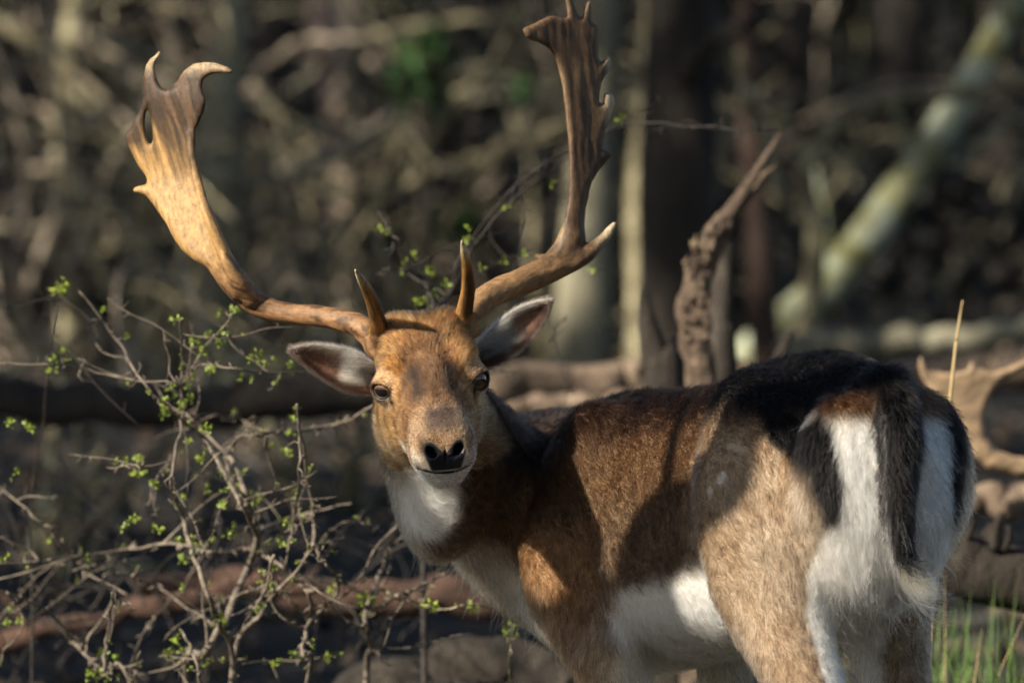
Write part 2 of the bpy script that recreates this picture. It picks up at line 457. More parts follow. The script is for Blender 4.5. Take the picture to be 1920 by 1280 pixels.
# ------------------------------------------------------------------ coat pattern in the animal's own coordinates, shade painted into neck and shoulder
def coat(p, n, forhair=False):
    a, b, z = body_c(p)
    h = head_c(p); f, l, u = h[:, 0], h[:, 1], h[:, 2]; al = np.abs(l)
    nz = fbm(p, 14, 3); n2 = fbm(p, 45, 5)
    z = z + (nz - .5) * .035
    b_ = b + (n2 - .5) * .016
    ab = np.abs(b_)
    top = np.interp(a, TORSO.xs, TORSO.t[0]); bot = np.interp(a, TORSO.xs, TORSO.t[1])
    v = np.clip((z - bot) / (top - bot), -1, 1.2)                 # 0 belly .. 1 spine
    brown = np.array([.110, .068, .038]); tan = np.array([.33, .25, .175]); dark = np.array([.030, .017, .011])
    white = np.array([.74, .70, .63]); black = np.array([.006, .005, .005]); grey = np.array([.125, .086, .056])
    c = np.tile(grey, (len(p), 1))
    c = mixc(c, brown, sstep(v, .45, .75))
    c = mixc(c, dark, sstep(v, .74, .96) * .95)
    c = mixc(c, np.array([.055, .032, .019]), sstep(a, .56, .68) * sstep(v, .42, .70) * .85)  # shade put into the coat over withers and upper shoulder
    # haunch and legs: paler
    ha = sstep(a, .36, .27)
    leg = sstep(z, .62, .50)
    c = mixc(c, tan * (.85 + .3 * nz)[:, None], ha * sstep(v, .93, .62))
    c = mixc(c, np.array([.20, .125, .07]), ha * sstep(n2, .50, .72) * .5)
    c = mixc(c, np.array([.27, .19, .125]), leg * .8)
    # black saddle over the rump
    c = mixc(c, black * 1.5, ha * sstep(z - top, -.105, -.05))
    c = mixc(c, np.array([.10, .055, .028]), sstep(a, .10, .02) * sstep(z, .78, .81) * sstep(z, .865, .84) * .8)
    # belly
    bel = sstep(v, .30, .20) * sstep(a, .18, .26) * sstep(a, .90, .75)
    outleg = sstep(ab, .118, .135) * sstep(a, .62, .54) * sstep(a, .47, .52)
    c = mixc(c, white * .95, bel * (1 - outleg * .8))
    c = mixc(c, np.array([.55, .42, .24]), bel * sstep(v, .10, .02) * .5)
    # shoulder and forearm
    sh = sstep(a, .50, .56) * sstep(a, .74, .68) * sstep(ab, .10, .125) * sstep(z, .70, .62)
    c = mixc(c, np.array([.21, .125, .066]), sh)
    # rear: white mirror with black border, pale inside of thighs
    ft = sstep(a, .085, .055); ab0 = ab; ab = np.abs(b_ - .014)
    zz = .845 - .25 * ab
    mir = ft * sstep(ab, .088, .080) * sstep(z, zz, zz - .02)
    inn = sstep(a, .10, .05) * sstep(ab, .078, .060) * sstep(z, .82, .78)
    low = sstep(ab, .080, .064) * sstep(a, .07, .03) * sstep(z, .72, .68)
    c = mixc(c, white, np.maximum(np.maximum(mir, inn), low))
    zt = np.clip((z - .69) / .15, 0, 1)
    brd = sstep(a, .12 + .06 * zt, .09 + .05 * zt) * sstep(ab, .066 + .006 * zt, .075 + .006 * zt) * sstep(ab, .094 + .030 * zt, .082 + .026 * zt) * sstep(z, .672, .70) * sstep(z, .885, .865)
    c = mixc(c, black, brd)
    c = mixc(c, white * .9, sstep(ab, .084, .066) * sstep(z, .60, .54) * sstep(a, .30, .20) * sstep(b * np.sign(b) , .105, .085)); ab = ab0
    # a few pale spots left on the haunch
    for (sa, sb, szz, r) in ((.155, .13, .745, .010), (.175, .13, .728, .009)):
        dd = np.sqrt((a - sa) ** 2 + (z - szz) ** 2)
        c = mixc(c, white * .9, sstep(dd, r, r * .5) * (b > .05) * .7)
    # neck: pale grey below, brown above, painted darker on the shaded side
    nk0, nk1 = NECK[0][0], NECK[3][0]; ax = nrm(nk1 - nk0)
    tt = ((p - nk0) @ ax) / np.linalg.norm(nk1 - nk0)
    e = p - (nk0 + ((p - nk0) @ ax)[:, None] * ax)
    dn = nrm(np.array([-.55, -.35, -.75]) - ax * (np.array([-.55, -.35, -.75]) @ ax))
    under = (nrm(e) @ dn)
    isn = sstep(tt, .0, .25) * sstep(f, -.0, -.05) * sstep(a, .62, .72)
    cn = np.tile(np.array([.125, .075, .042]), (len(p), 1))
    cn = mixc(cn, np.array([.035, .021, .014]), sstep(under, .25, -.35))
    cn = mixc(cn, np.array([.46, .39, .30]), sstep(under + (nz - .5) * .5 - .35 * tt, .45, .75))
    c = mixc(c, cn, isn)
    # head
    ish = sstep(f, -.10, -.06) * (al < .13) * (np.abs(u) < .14)
    gold = np.array([.29, .155, .058]); mid = np.array([.17, .092, .042])
    ch_ = np.tile(mid, (len(p), 1))
    ch_ = mixc(ch_, np.array([.30, .195, .115]), sstep(f, .085, .12))
    ch_ = mixc(ch_, gold, sstep(al, .018, .045) * sstep(f, .12, .02))
    ch_ = mixc(ch_, np.array([.26, .135, .05]), sstep(f, -.015, -.05))
    ch_ = mixc(ch_, np.array([.034, .020, .013]), sstep(al + (n2 - .5) * .02, .050, .022) * sstep(f, .00, .035) * sstep(f, .105, .07) * (.45 + .55 * sstep(al, .006, .022)) * sstep(u, -.01, .01))
    ch_ = mixc(ch_, np.array([.045, .030, .024]), sstep(al + (n2 - .5) * .012, .034, .010) * sstep(f + (n2 - .5) * .02, .090, .128) * sstep(f, .160, .146) * sstep(u, -.002, .014))
    ch_ = mixc(ch_, np.array([.14, .095, .065]), sstep(f, .12, .14) * sstep(u, -.03, -.005) * sstep(al, .040, .030) * .35)
    # pale eye ring, pale lips and chin, throat
    for s, ec, g in EYES:
        dd = np.linalg.norm(p - ec, axis=1)
        ch_ = mixc(ch_, np.array([.46, .31, .19]), sstep(dd, .036, .026) * .6)
    ch_ = mixc(ch_, np.array([.62, .54, .43]), sstep(f, .140, .150) * sstep(u, -.040, -.035) * sstep(u, -.005, -.02) * .6)
    ch_ = mixc(ch_, white * .85, sstep(u, -.038, -.043) * sstep(f, .04, .10))
    ch_ = mixc(ch_, np.array([.33, .20, .10]), sstep(u, -.05, -.07) * sstep(f, .06, .0) * .8)
    # naked dark skin: nose pad, nostrils, lids, mouth line
    pad = sstep(f, .150, .156) * sstep(al - .35 * np.clip(u + .020, -.02, 0), .0265, .0225) * sstep(u, -.037, -.033) * sstep(u + .010 * 0 + .9 * np.clip(.016 - al, 0, 1), .006, .001)
    ch_ = mixc(ch_, np.array([.006, .006, .008]), pad)
    nost = sstep(np.linalg.norm(np.stack([(f - .164), (al - .0175), (u + .011)], -1) / np.array([.016, .0088, .0112]), axis=1), 1.25, .9)
    ch_ = mixc(ch_, np.array([.004, .004, .006]), nost)
    ml = sstep(np.abs(u + .0390 - .35 * (al * 8) ** 2 * .03), .0032, .0016) * sstep(f, .095, .105) * sstep(al, .036, .032)
    ch_ = mixc(ch_, np.array([.03, .018, .012]), ml)
    hs = np.stack([f, al, u], -1); ec = np.array([.004, .0575, .010]); gz = nrm(np.array([.80, .58, .12]))
    up = nrm(np.array([0, 0, 1.]) - gz * gz[2]); sd_ = np.cross(up, gz); M = np.stack([gz, sd_, up])
    q = (hs - ec) @ M.T
    rim = np.sqrt((q[:, 1] / .0150) ** 2 + (q[:, 2] / .0102) ** 2)
    ch_ = mixc(ch_, np.array([.012, .009, .008]), sstep(rim, 1.36, 1.14) * (q[:, 0] > .004))
    gr = sd_chain(hs, [(np.array([.022, .053, .004]), .002), (np.array([.044, .0515, -.006]), .002)])
    ch_ = mixc(ch_, np.array([.03, .02, .015]), sstep(gr, .004, .0005))
    c = mixc(c, ch_, ish)
    # white throat patch below the jaw
    tp = P(804, 945, .225); dd = np.linalg.norm((p - tp) * np.array([1.0, .5, .8]), axis=1)
    c = mixc(c, white * 1.02, sstep(dd, .050, .032))
    # hooves
    c = mixc(c, np.array([.02, .017, .015]), sstep(p[:, 2], .058, .05))
    # tail
    ts = sd_chain(p, TAIL[1:], .012)
    c = mixc(c, black * 1.3, sstep(ts, .014, .006))
    return np.clip(c, 0, 1)
bare = None
def bare_mask(p):
    h = head_c(p); f, l, u = h[:, 0], h[:, 1], h[:, 2]; al = np.abs(l)
    pad = (f > .150) & (al < .026) & (u > -.037) & (u + .9 * np.clip(.016 - al, 0, 1) < .004)
    nost = np.linalg.norm(np.stack([(f - .164), (al - .0175), (u + .011)], -1) / np.array([.016, .0088, .0112]), axis=1) < 1.2
    hs = np.stack([f, al, u], -1); ec = np.array([.004, .0575, .010]); gz = nrm(np.array([.80, .58, .12]))
    up = nrm(np.array([0, 0, 1.]) - gz * gz[2]); sd_ = np.cross(up, gz); M = np.stack([gz, sd_, up])
    q = (hs - ec) @ M.T
    eye = (np.sqrt((q[:, 1] / .0150) ** 2 + (q[:, 2] / .0102) ** 2) < 1.14) & (q[:, 0] > .0)
    return pad | nost | eye
bc = coat(bv, bn)

# ears: cupped leaf shapes, thin, joined to the body mesh
def ear(outline_top, outline_bot, Y0, Y1, depth, seed):
    """two edges from base to tip (pixels); the cup bulges away from the opening"""
    NU, NV = 40, 25
    t = spline(outline_top, NU); bt = spline(outline_bot, NU)
    s = np.linspace(0, 1, NV)
    g = t[:, None, :] * (1 - s)[None, :, None] + bt[:, None, :] * s[None, :, None]
    uu = np.linspace(0, 1, NU)[:, None]
    Y = Y0 + (Y1 - Y0) * uu + depth * (1 - (2 * s[None, :] - 1) ** 2) * (1 - .75 * uu) * sstep(uu, -.3, .25)
    pin = PA(g[..., 0], g[..., 1], Y)
    n = np.cross(np.gradient(pin, axis=0), np.gradient(pin, axis=1)); n = nrm(n)
    if (n[..., 1].mean()) > 0: n = -n
    edge = np.minimum(np.minimum(s[None, :], 1 - s[None, :]) * 8, 1) * np.minimum((1 - uu) * 10, 1)
    pout = pin - n * (.0012 + .0035 * edge)[..., None]
    I = np.arange(NU * NV).reshape(NU, NV)
    q = np.stack([I[:-1, :-1], I[1:, :-1], I[1:, 1:], I[:-1, 1:]], -1).reshape(-1, 4)
    fq = q.copy()
    # orientation of the inner face
    a, b_, c_ = pin.reshape(-1, 3)[q[0, 0]], pin.reshape(-1, 3)[q[0, 1]], pin.reshape(-1, 3)[q[0, 2]]
    if np.cross(b_ - a, c_ - a) @ n[0, 0] < 0: fq = fq[:, ::-1]
    oq = fq[:, ::-1] + NU * NV
    bd = np.concatenate([I[:, 0], I[-1, 1:], I[::-1, -1][1:], I[0, ::-1][1:]])
    rim = np.stack([bd[:-1], bd[1:], bd[1:] + NU * NV, bd[:-1] + NU * NV], -1)
    V = np.vstack([pin.reshape(-1, 3), pout.reshape(-1, 3)])
    N = np.vstack([n.reshape(-1, 3), -n.reshape(-1, 3)])
    su = np.repeat(uu, NV, 1).ravel(); sv_ = np.repeat(s[None, :], NU, 0).ravel()
    nzz = fbm(V[:NU * NV], 60, seed)
    ci = np.tile(np.array([.27, .175, .135]), (NU * NV, 1))
    ci = mixc(ci, [.70, .63, .54], sstep(su + (nzz - .5) * .3, .60, .34) * sstep(su, .04, .12))
    ci = mixc(ci, [.62, .55, .47], sstep(sv_, .30, .06) * sstep(su, .9, .6))
    ci = mixc(ci, [.09, .06, .05], sstep(sv_ + (nzz - .5) * .2, .72, .92))
    ci = mixc(ci, [.22, .18, .155], sstep(su, .82, .97) * .9)
    co = np.tile(np.array([.14, .09, .055]), (NU * NV, 1))
    co = mixc(co, [.30, .26, .22], sstep(su, .5, .9))
    return V, np.vstack([fq, oq, rim]), N, np.vstack([ci, co]), pin, n, su.reshape(NU, NV), sv_.reshape(NU, NV), nrm(np.gradient(pin, axis=0)), nrm(np.gradient(pin, axis=1))
EAR_A = ear([(712, 688), (690, 673), (665, 659), (626, 649), (584, 646), (546, 653)], [(712, 728), (690, 735), (655, 732), (620, 716), (580, 688), (546, 657)], .13 + HDY, .11 + HDY, .030, 3)
EAR_B = ear([(880, 660), (903, 636), (931, 607), (965, 581), (998, 568), (1028, 562)], [(892, 688), (920, 685), (960, 665), (998, 628), (1021, 594), (1029, 566)], .135 + HDY, .13 + HDY, .030, 4)
allv, allf, alln, allc = [bv], [bq], [bn], [bc]; off = len(bv)
for E in (EAR_A, EAR_B):
    allv.append(E[0]); allf.append(E[1] + off); alln.append(E[2]); allc.append(E[3]); off += len(E[0])

M_COAT = attr_mat('deer_skin', 'coat', .75, .15, 220, .2)
# moist nose and lids shine where the skin is naked
_nt = M_COAT.node_tree; _bs = _nt.nodes['Principled BSDF']
_a = _nt.nodes.new('ShaderNodeAttribute'); _a.attribute_name = 'naked'
_mr = _nt.nodes.new('ShaderNodeMapRange'); _mr.inputs[3].default_value = .8; _mr.inputs[4].default_value = .48
_nt.links.new(_a.outputs['Fac'], _mr.inputs[0]); _nt.links.new(_mr.outputs[0], _bs.inputs['Roughness'])
_mr2 = _nt.nodes.new('ShaderNodeMapRange'); _mr2.inputs[3].default_value = .1; _mr2.inputs[4].default_value = .32
_nt.links.new(_a.outputs['Fac'], _mr2.inputs[0]); _nt.links.new(_mr2.outputs[0], _bs.inputs['Specular IOR Level'])

deer = empty('fallow_deer', tuple(B(.3, 0, 0)), 'fallow buck with broad palmed antlers looking back over its shoulder', 'deer')
av = np.vstack(allv); naked = np.zeros((len(av), 3)); naked[:len(bv)] = bare_mask(bv)[:, None]
body = mesh_obj('body', av, np.vstack(allf), M_COAT, deer, True, {'coat': np.vstack(allc) * .8, 'naked': naked})

# ------------------------------------------------------------------ eyes
m_eye, _nt, _bs = new_mat('eye')
_a = _nt.nodes.new('ShaderNodeAttribute'); _a.attribute_name = 'iris'
_nt.links.new(_a.outputs['Color'], _bs.inputs['Base Color'])
_bs.inputs['Roughness'].default_value = .05; _bs.inputs['Coat Weight'].default_value = 1.0; _bs.inputs['Coat Roughness'].default_value = .02
for s, c, g in EYES:
    NU, NV, r = 64, 64, .0178
    th = np.linspace(0, math.pi, NU); ph = np.linspace(0, 2 * math.pi, NV, endpoint=False)
    upv = nrm(HU - g * (HU @ g)); sdv = np.cross(upv, g)
    T_, Ph = np.meshgrid(th, ph, indexing='ij')
    loc = np.stack([np.cos(T_), np.sin(T_) * np.cos(Ph), np.sin(T_) * np.sin(Ph)], -1)
    rr = r * (1 + .05 * sstep(T_, .75, .2))
    v = c + (loc[..., 0:1] * g + loc[..., 1:2] * sdv + loc[..., 2:3] * upv) * rr[..., None]
    I = np.arange(NU * NV).reshape(NU, NV); J = np.roll(I, -1, 1)
    q = np.stack([I[:-1], I[1:], J[1:], J[:-1]], -1).reshape(-1, 4)
    x, y = loc[..., 1].ravel(), loc[..., 2].ravel()
    rad = np.hypot(x, y)
    ci = np.tile(np.array([.13, .052, .014]), (NU * NV, 1))
    nz = vnoise(np.stack([np.arctan2(y, x) * 6, rad * 6, 0 * x], -1), 2.0, 9)
    ci = ci * (.6 + .8 * nz)[:, None]
    ci = mixc(ci, [.30, .16, .05], sstep(y, -.1, -.5))
    ci = mixc(ci, [.004, .003, .003], sstep(np.hypot(x / .56, y / .36), 1.08, .92))
    ci = mixc(ci, [.010, .006, .004], sstep(rad, .60, .70))
    mesh_obj('eye', v.reshape(-1, 3), q, m_eye, deer, True, {'iris': ci})

# ------------------------------------------------------------------ antlers
def poly_field(outline, holes, box):
    """signed distance in pixels on a raster, negative inside"""
    x0, y0, x1, y1 = box; st = 1.5
    xs = np.arange(x0, x1, st); ys = np.arange(y0, y1, st)
    X, Y = np.meshgrid(xs, ys, indexing='ij')
    D = np.full(X.shape, 1e9); ins = np.zeros(X.shape, bool)
    for ring in [outline] + holes:
        k = np.asarray(ring, float)
        kk = np.vstack([k, k[:1]])
        for (ax, ay), (bx, by) in zip(kk[:-1], kk[1:]):
            dx, dy = bx - ax, by - ay
            t = np.clip(((X - ax) * dx + (Y - ay) * dy) / max(dx * dx + dy * dy, 1e-6), 0, 1)
            D = np.minimum(D, np.hypot(X - ax - t * dx, Y - ay - t * dy))
            cr = ((ay > Y) != (by > Y)) & (X < (bx - ax) * (Y - ay) / (by - ay if by != ay else 1e-9) + ax)
            ins ^= cr
    F = np.where(ins, -D, D)
    for _ in range(3):
        Fp = np.pad(F, 1, mode='edge'); F = (Fp[:-2, 1:-1] + Fp[2:, 1:-1] + Fp[1:-1, :-2] + Fp[1:-1, 2:] + 4 * F) / 8
    def look(px, py):
        i = np.clip((px - x0) / st, 0, len(xs) - 1.001); j = np.clip((py - y0) / st, 0, len(ys) - 1.001)
        a = i.astype(int); b = j.astype(int); u = i - a; v = j - b
        return F[a, b] * (1 - u) * (1 - v) + F[a + 1, b] * u * (1 - v) + F[a, b + 1] * (1 - u) * v + F[a + 1, b + 1] * u * v
    return look
def grain(v):
    """position turned so that its third axis runs along the horn"""
    px, py = proj(v); left = px < 760
    th = np.where(left, np.interp(py, [440, 590], [-.35, -1.42]), np.interp(py, [440, 520], [0, 1.05]))
    tine = np.where(left, (np.abs(px - np.interp(py, [505, 620], [667, 707])) < 24) & (py < 620), (np.abs(px - np.interp(py, [452, 590], [866, 868])) < 24) & (py < 590)) & (v[:, 1] < .11 + HDY)
    th = np.where(tine, np.where(left, -.34, 0), th); yy = v[:, 1] + np.where(tine, np.where(left, 1.2, 1.0) * (v[:, 2] - .95), 0)
    x, z = v[:, 0] - np.where(left, -.35, .05), v[:, 2] - 1.05
    return np.stack([x * np.cos(th) - z * np.sin(th), yy, x * np.sin(th) + z * np.cos(th)], -1)
def antler(name, outline, holes, box, ymid, thick, chains, colour, parent=None, dy=None):
    dy = HDY if dy is None else dy
    look = poly_field(outline, holes, box)
    chains = [[(P(x, y, Y + dy), px2m(r, Y + dy)) for x, y, Y, r in c] for c in chains]
    def fn(p):
        q = p.reshape(-1, 3).astype(float)
        px, py = proj(q)
        d2 = look(px, py) * (10 + q[:, 1]) / FPX
        wv = q[:, 1] - ymid(px, py) - dy
        T = thick(px, py)
        f = np.sqrt(np.maximum(d2 + T, 0) ** 2 + wv ** 2) - T
        f = f * .8
        for i, c in enumerate(chains):
            f = smin(f, sd_chain(q, c, .008), .012 if i == 0 else .008)
        gr = grain(q)
        f = f - .0013 * (2 * fbm(np.stack([gr[:, 0] * 95, gr[:, 1] * 95, gr[:, 2] * 9], -1), 1.0, 5) - 1)
        return f.reshape(p.shape[:-1])
    pts = np.array([x for c in chains for x, r in c] + [P(x, y, ymid(x, y) + dy) for x, y in outline])
    v, q = surface_nets(fn, pts.min(0) - .035, pts.max(0) + .035, .0034)
    v = project(fn, v, 2, .002)
    c = colour(v)
    return mesh_obj(name, v, q, M_ANT, parent or deer, True, {'horn': c, 'grain': grain(v)}), v

M_ANT, _nt, _bs = new_mat('antler_horn')
_a = _nt.nodes.new('ShaderNodeAttribute'); _a.attribute_name = 'horn'
_g = _nt.nodes.new('ShaderNodeAttribute'); _g.attribute_name = 'grain'
_mp = _nt.nodes.new('ShaderNodeMapping'); _mp.inputs['Scale'].default_value = (150, 150, 9); _nt.links.new(_g.outputs['Vector'], _mp.inputs[0])
_n1 = _nt.nodes.new('ShaderNodeTexNoise'); _n1.inputs['Scale'].default_value = 1.0; _n1.inputs['Detail'].default_value = 6; _n1.inputs['Roughness'].default_value = .7
_nt.links.new(_mp.outputs[0], _n1.inputs['Vector']); _f1 = _n1.outputs['Fac']; _f2 = noise_tex(_nt, 160, 5, .7)
_m0 = _nt.nodes.new('ShaderNodeMath'); _m0.operation = 'MULTIPLY'; _m0.inputs[1].default_value = .45; _nt.links.new(_f2, _m0.inputs[0])
_mm = _nt.nodes.new('ShaderNodeMath'); _mm.operation = 'ADD'; _nt.links.new(_f1, _mm.inputs[0]); _nt.links.new(_m0.outputs[0], _mm.inputs[1])
_mr = _nt.nodes.new('ShaderNodeMapRange'); _mr.inputs[1].default_value = .52; _mr.inputs[2].default_value = .95; _mr.inputs[3].default_value = .42; _mr.inputs[4].default_value = 1.4
_nt.links.new(_mm.outputs[0], _mr.inputs[0])
_sc = _nt.nodes.new('ShaderNodeVectorMath'); _sc.operation = 'SCALE'
_nt.links.new(_a.outputs['Color'], _sc.inputs[0]); _nt.links.new(_mr.outputs[0], _sc.inputs['Scale']); _nt.links.new(_sc.outputs[0], _bs.inputs['Base Color'])
_bs.inputs['Roughness'].default_value = .55; _bs.inputs['Specular IOR Level'].default_value = .25
bump(_nt, _bs, _mm.outputs[0], .45, .0025)

LEFT_OUT = [(408, 527), (388, 503), (362, 487), (340, 467), (323, 442), (311, 418), (296, 398), (284, 380), (274, 367), (262, 363), (250, 361), (248, 355), (252, 350), (264, 348), (274, 346), (275, 337), (272, 329), (264, 319), (257, 307), (250, 292), (243, 275), (235, 256), (239, 245), (246, 237), (253, 224), (260, 210), (268, 190), (270, 183), (267, 168), (267, 152), (270, 137), (274, 123), (281, 111), (289, 104), (299, 95), (301, 99), (294, 116), (290, 126), (291, 135), (296, 152), (303, 164), (310, 169), (320, 166), (327, 159), (333, 152), (338, 141), (345, 133), (356, 124), (369, 119), (381, 116), (393, 116), (408, 118), (422, 123), (437, 134), (430, 138), (417, 138), (403, 139), (393, 141), (386, 146), (382, 153), (380, 162), (382, 174), (386, 184), (387, 193), (383, 210), (376, 226), (369, 239), (364, 256), (363, 273), (364, 292), (367, 312), (372, 334), (379, 355), (388, 374), (398, 394), (408, 418), (417, 443), (425, 462), (434, 479), (445, 498), (458, 516), (470, 532), (440, 560), (425, 547)]
LEFT_HOLE = [(277, 198), (281, 212), (284, 229), (286, 250), (286, 264), (282, 271), (278, 268), (274, 252), (272, 236), (273, 216)]
def smi(x, xs, ys, w=45.0):
    t = np.arange(xs[0] - 200, xs[-1] + 200, 2.0); y = np.interp(t, xs, ys); k = np.hanning(int(w)); k /= k.sum()
    return np.interp(x, t, np.convolve(np.pad(y, len(k) // 2, mode='edge'), k, 'valid')[:len(t)])
def l_y(px, py): return .185 + smi(py, [90, 180, 330, 480, 600], [.03, .02, .03, .0, -.02]) - (px - 340) * .55 / 1440 * smi(py, [90, 400, 560], [1, 1, .2])
def l_t(px, py): return smi(py, [90, 150, 300, 420, 500, 560], [.0085, .008, .007, .009, .013, .016])
def antler_colour(v, side):
    px, py = proj(v)
    g_ = grain(v); st = fbm(np.stack([g_[:, 0] * 120, g_[:, 1] * 120, g_[:, 2] * 12], -1), 1.0, 21, 4); n = fbm(v, 30, 8)
    if side == 'l':
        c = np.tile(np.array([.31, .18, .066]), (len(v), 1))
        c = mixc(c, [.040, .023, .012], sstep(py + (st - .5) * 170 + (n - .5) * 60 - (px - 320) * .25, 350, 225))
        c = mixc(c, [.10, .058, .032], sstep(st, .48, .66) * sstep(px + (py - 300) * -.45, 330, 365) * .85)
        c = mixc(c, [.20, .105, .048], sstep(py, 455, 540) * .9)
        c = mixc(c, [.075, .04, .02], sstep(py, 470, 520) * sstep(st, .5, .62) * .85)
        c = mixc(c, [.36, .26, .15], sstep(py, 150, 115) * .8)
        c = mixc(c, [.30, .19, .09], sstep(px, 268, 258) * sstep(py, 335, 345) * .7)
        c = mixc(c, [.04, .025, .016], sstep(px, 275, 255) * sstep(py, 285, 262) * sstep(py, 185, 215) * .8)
    else:
        c = np.tile(np.array([.085, .048, .023]), (len(v), 1))  # duller than the left antler, its shade is put into the base colour
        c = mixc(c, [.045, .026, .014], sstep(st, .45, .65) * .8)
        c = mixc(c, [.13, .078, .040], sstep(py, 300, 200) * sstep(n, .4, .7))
        c = mixc(c, [.36, .25, .13], sstep(px, 1062, 1050) * sstep(py, 110, 180) * sstep(py, 480, 420) * .6)  # sunlit rim painted along the palm's left edge
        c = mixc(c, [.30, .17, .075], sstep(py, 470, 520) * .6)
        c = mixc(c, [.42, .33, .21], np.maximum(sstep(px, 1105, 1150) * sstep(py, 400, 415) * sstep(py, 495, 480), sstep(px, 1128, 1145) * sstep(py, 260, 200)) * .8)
    # brow tines: dark orange-brown with horn-coloured tips
    for tx, ty, bx, by in (((667, 505, 707, 620),) if side == 'l' else ((866, 452, 868, 590),)):
        on = (np.abs(px - np.interp(py, [ty, by], [tx, bx])) < 26) & (py > ty - 8) & (py < by + 10) & (v[:, 1] < .105 + HDY)
        c = np.where(on[:, None], mixc(np.tile(np.array([.16, .078, .022]), (len(v), 1)), [.42, .34, .20], sstep(py, ty + 45, ty + 5)) * (.45 + .95 * sstep(st, .35, .6))[:, None], c)
    return c
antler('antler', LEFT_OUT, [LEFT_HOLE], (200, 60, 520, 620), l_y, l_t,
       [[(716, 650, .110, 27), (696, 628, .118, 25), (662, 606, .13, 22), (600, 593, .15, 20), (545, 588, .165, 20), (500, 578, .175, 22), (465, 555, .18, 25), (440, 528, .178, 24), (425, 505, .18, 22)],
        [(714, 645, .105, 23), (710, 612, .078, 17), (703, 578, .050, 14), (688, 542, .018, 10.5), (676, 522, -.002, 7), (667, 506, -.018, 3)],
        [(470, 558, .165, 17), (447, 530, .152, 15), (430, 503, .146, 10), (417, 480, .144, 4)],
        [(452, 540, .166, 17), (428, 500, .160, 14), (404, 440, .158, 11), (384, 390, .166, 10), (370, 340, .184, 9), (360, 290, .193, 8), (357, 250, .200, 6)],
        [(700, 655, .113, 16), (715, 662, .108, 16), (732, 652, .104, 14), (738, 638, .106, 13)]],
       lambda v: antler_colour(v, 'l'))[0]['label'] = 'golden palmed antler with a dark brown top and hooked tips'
RIGHT_OUT = [(1035, 472), (1046, 450), (1055, 425), (1061, 405), (1064, 385), (1067, 345), (1068, 300), (1066, 262), (1062, 225), (1059, 195), (1055, 165), (1051, 144), (1045, 125), (1040, 109), (1032, 95), (1022, 86), (1010, 80), (998, 76), (987, 70), (979, 56), (985, 52), (995, 47), (1008, 41), (1020, 36), (1030, 31), (1040, 30), (1052, 34), (1063, 33), (1062, 15), (1059, 0), (1056, -16), (1060, -22), (1067, -14), (1075, 0), (1080, 18), (1086, 31), (1091, 34), (1095, 22), (1098, 12), (1101, 3), (1106, 1), (1110, 8), (1110, 22), (1109, 37), (1114, 46), (1122, 52), (1122, 75), (1121, 100), (1123, 112), (1127, 119), (1132, 112), (1138, 105), (1144, 107), (1146, 114), (1145, 124), (1141, 134), (1134, 143), (1127, 155), (1124, 172), (1122, 190), (1126, 195), (1131, 195), (1131, 184), (1132, 175), (1140, 173), (1148, 177), (1152, 187), (1152, 198), (1148, 212), (1141, 230), (1134, 245), (1131, 262), (1131, 280), (1138, 284), (1145, 286), (1146, 292), (1140, 299), (1130, 310), (1120, 324), (1111, 341), (1104, 360), (1098, 385), (1096, 412), (1095, 440), (1090, 475), (1062, 492)]
def r_y(px, py): return .235 + smi(py, [-20, 150, 330, 480], [.05, .03, .01, -.005]) + (px - 1085) * .75 / 1440 * smi(py, [0, 400, 480], [1, .9, .2])
def r_t(px, py): return smi(py, [-20, 100, 300, 400, 470], [.007, .008, .008, .012, .016])
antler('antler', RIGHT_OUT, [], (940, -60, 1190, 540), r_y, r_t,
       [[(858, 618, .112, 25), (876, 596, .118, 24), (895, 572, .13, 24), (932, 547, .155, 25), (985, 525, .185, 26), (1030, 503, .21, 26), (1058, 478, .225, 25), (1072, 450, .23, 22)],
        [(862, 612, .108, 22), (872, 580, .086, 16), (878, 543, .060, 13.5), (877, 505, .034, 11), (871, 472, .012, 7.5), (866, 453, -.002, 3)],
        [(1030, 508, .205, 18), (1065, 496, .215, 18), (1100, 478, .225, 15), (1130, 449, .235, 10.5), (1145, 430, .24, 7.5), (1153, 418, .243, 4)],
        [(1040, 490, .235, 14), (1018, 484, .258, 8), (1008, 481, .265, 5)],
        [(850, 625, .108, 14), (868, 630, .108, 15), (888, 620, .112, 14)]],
       lambda v: antler_colour(v, 'r'))[0]['label'] = 'shaded brown upright palmed antler with small points along its rear edge'
NHAIR = 430000; CANOPY = 0.95
SHADE = [([(1240, 905), (1265, 800), (1290, 745)], .05, .022, .008), ([(1100, 1180), (1010, 1160), (950, 1115)], .35, .022, .012)]
SHADE_LEAVES = [(955, 1115, .06, 230), (1130, 1240, .10, 300)]
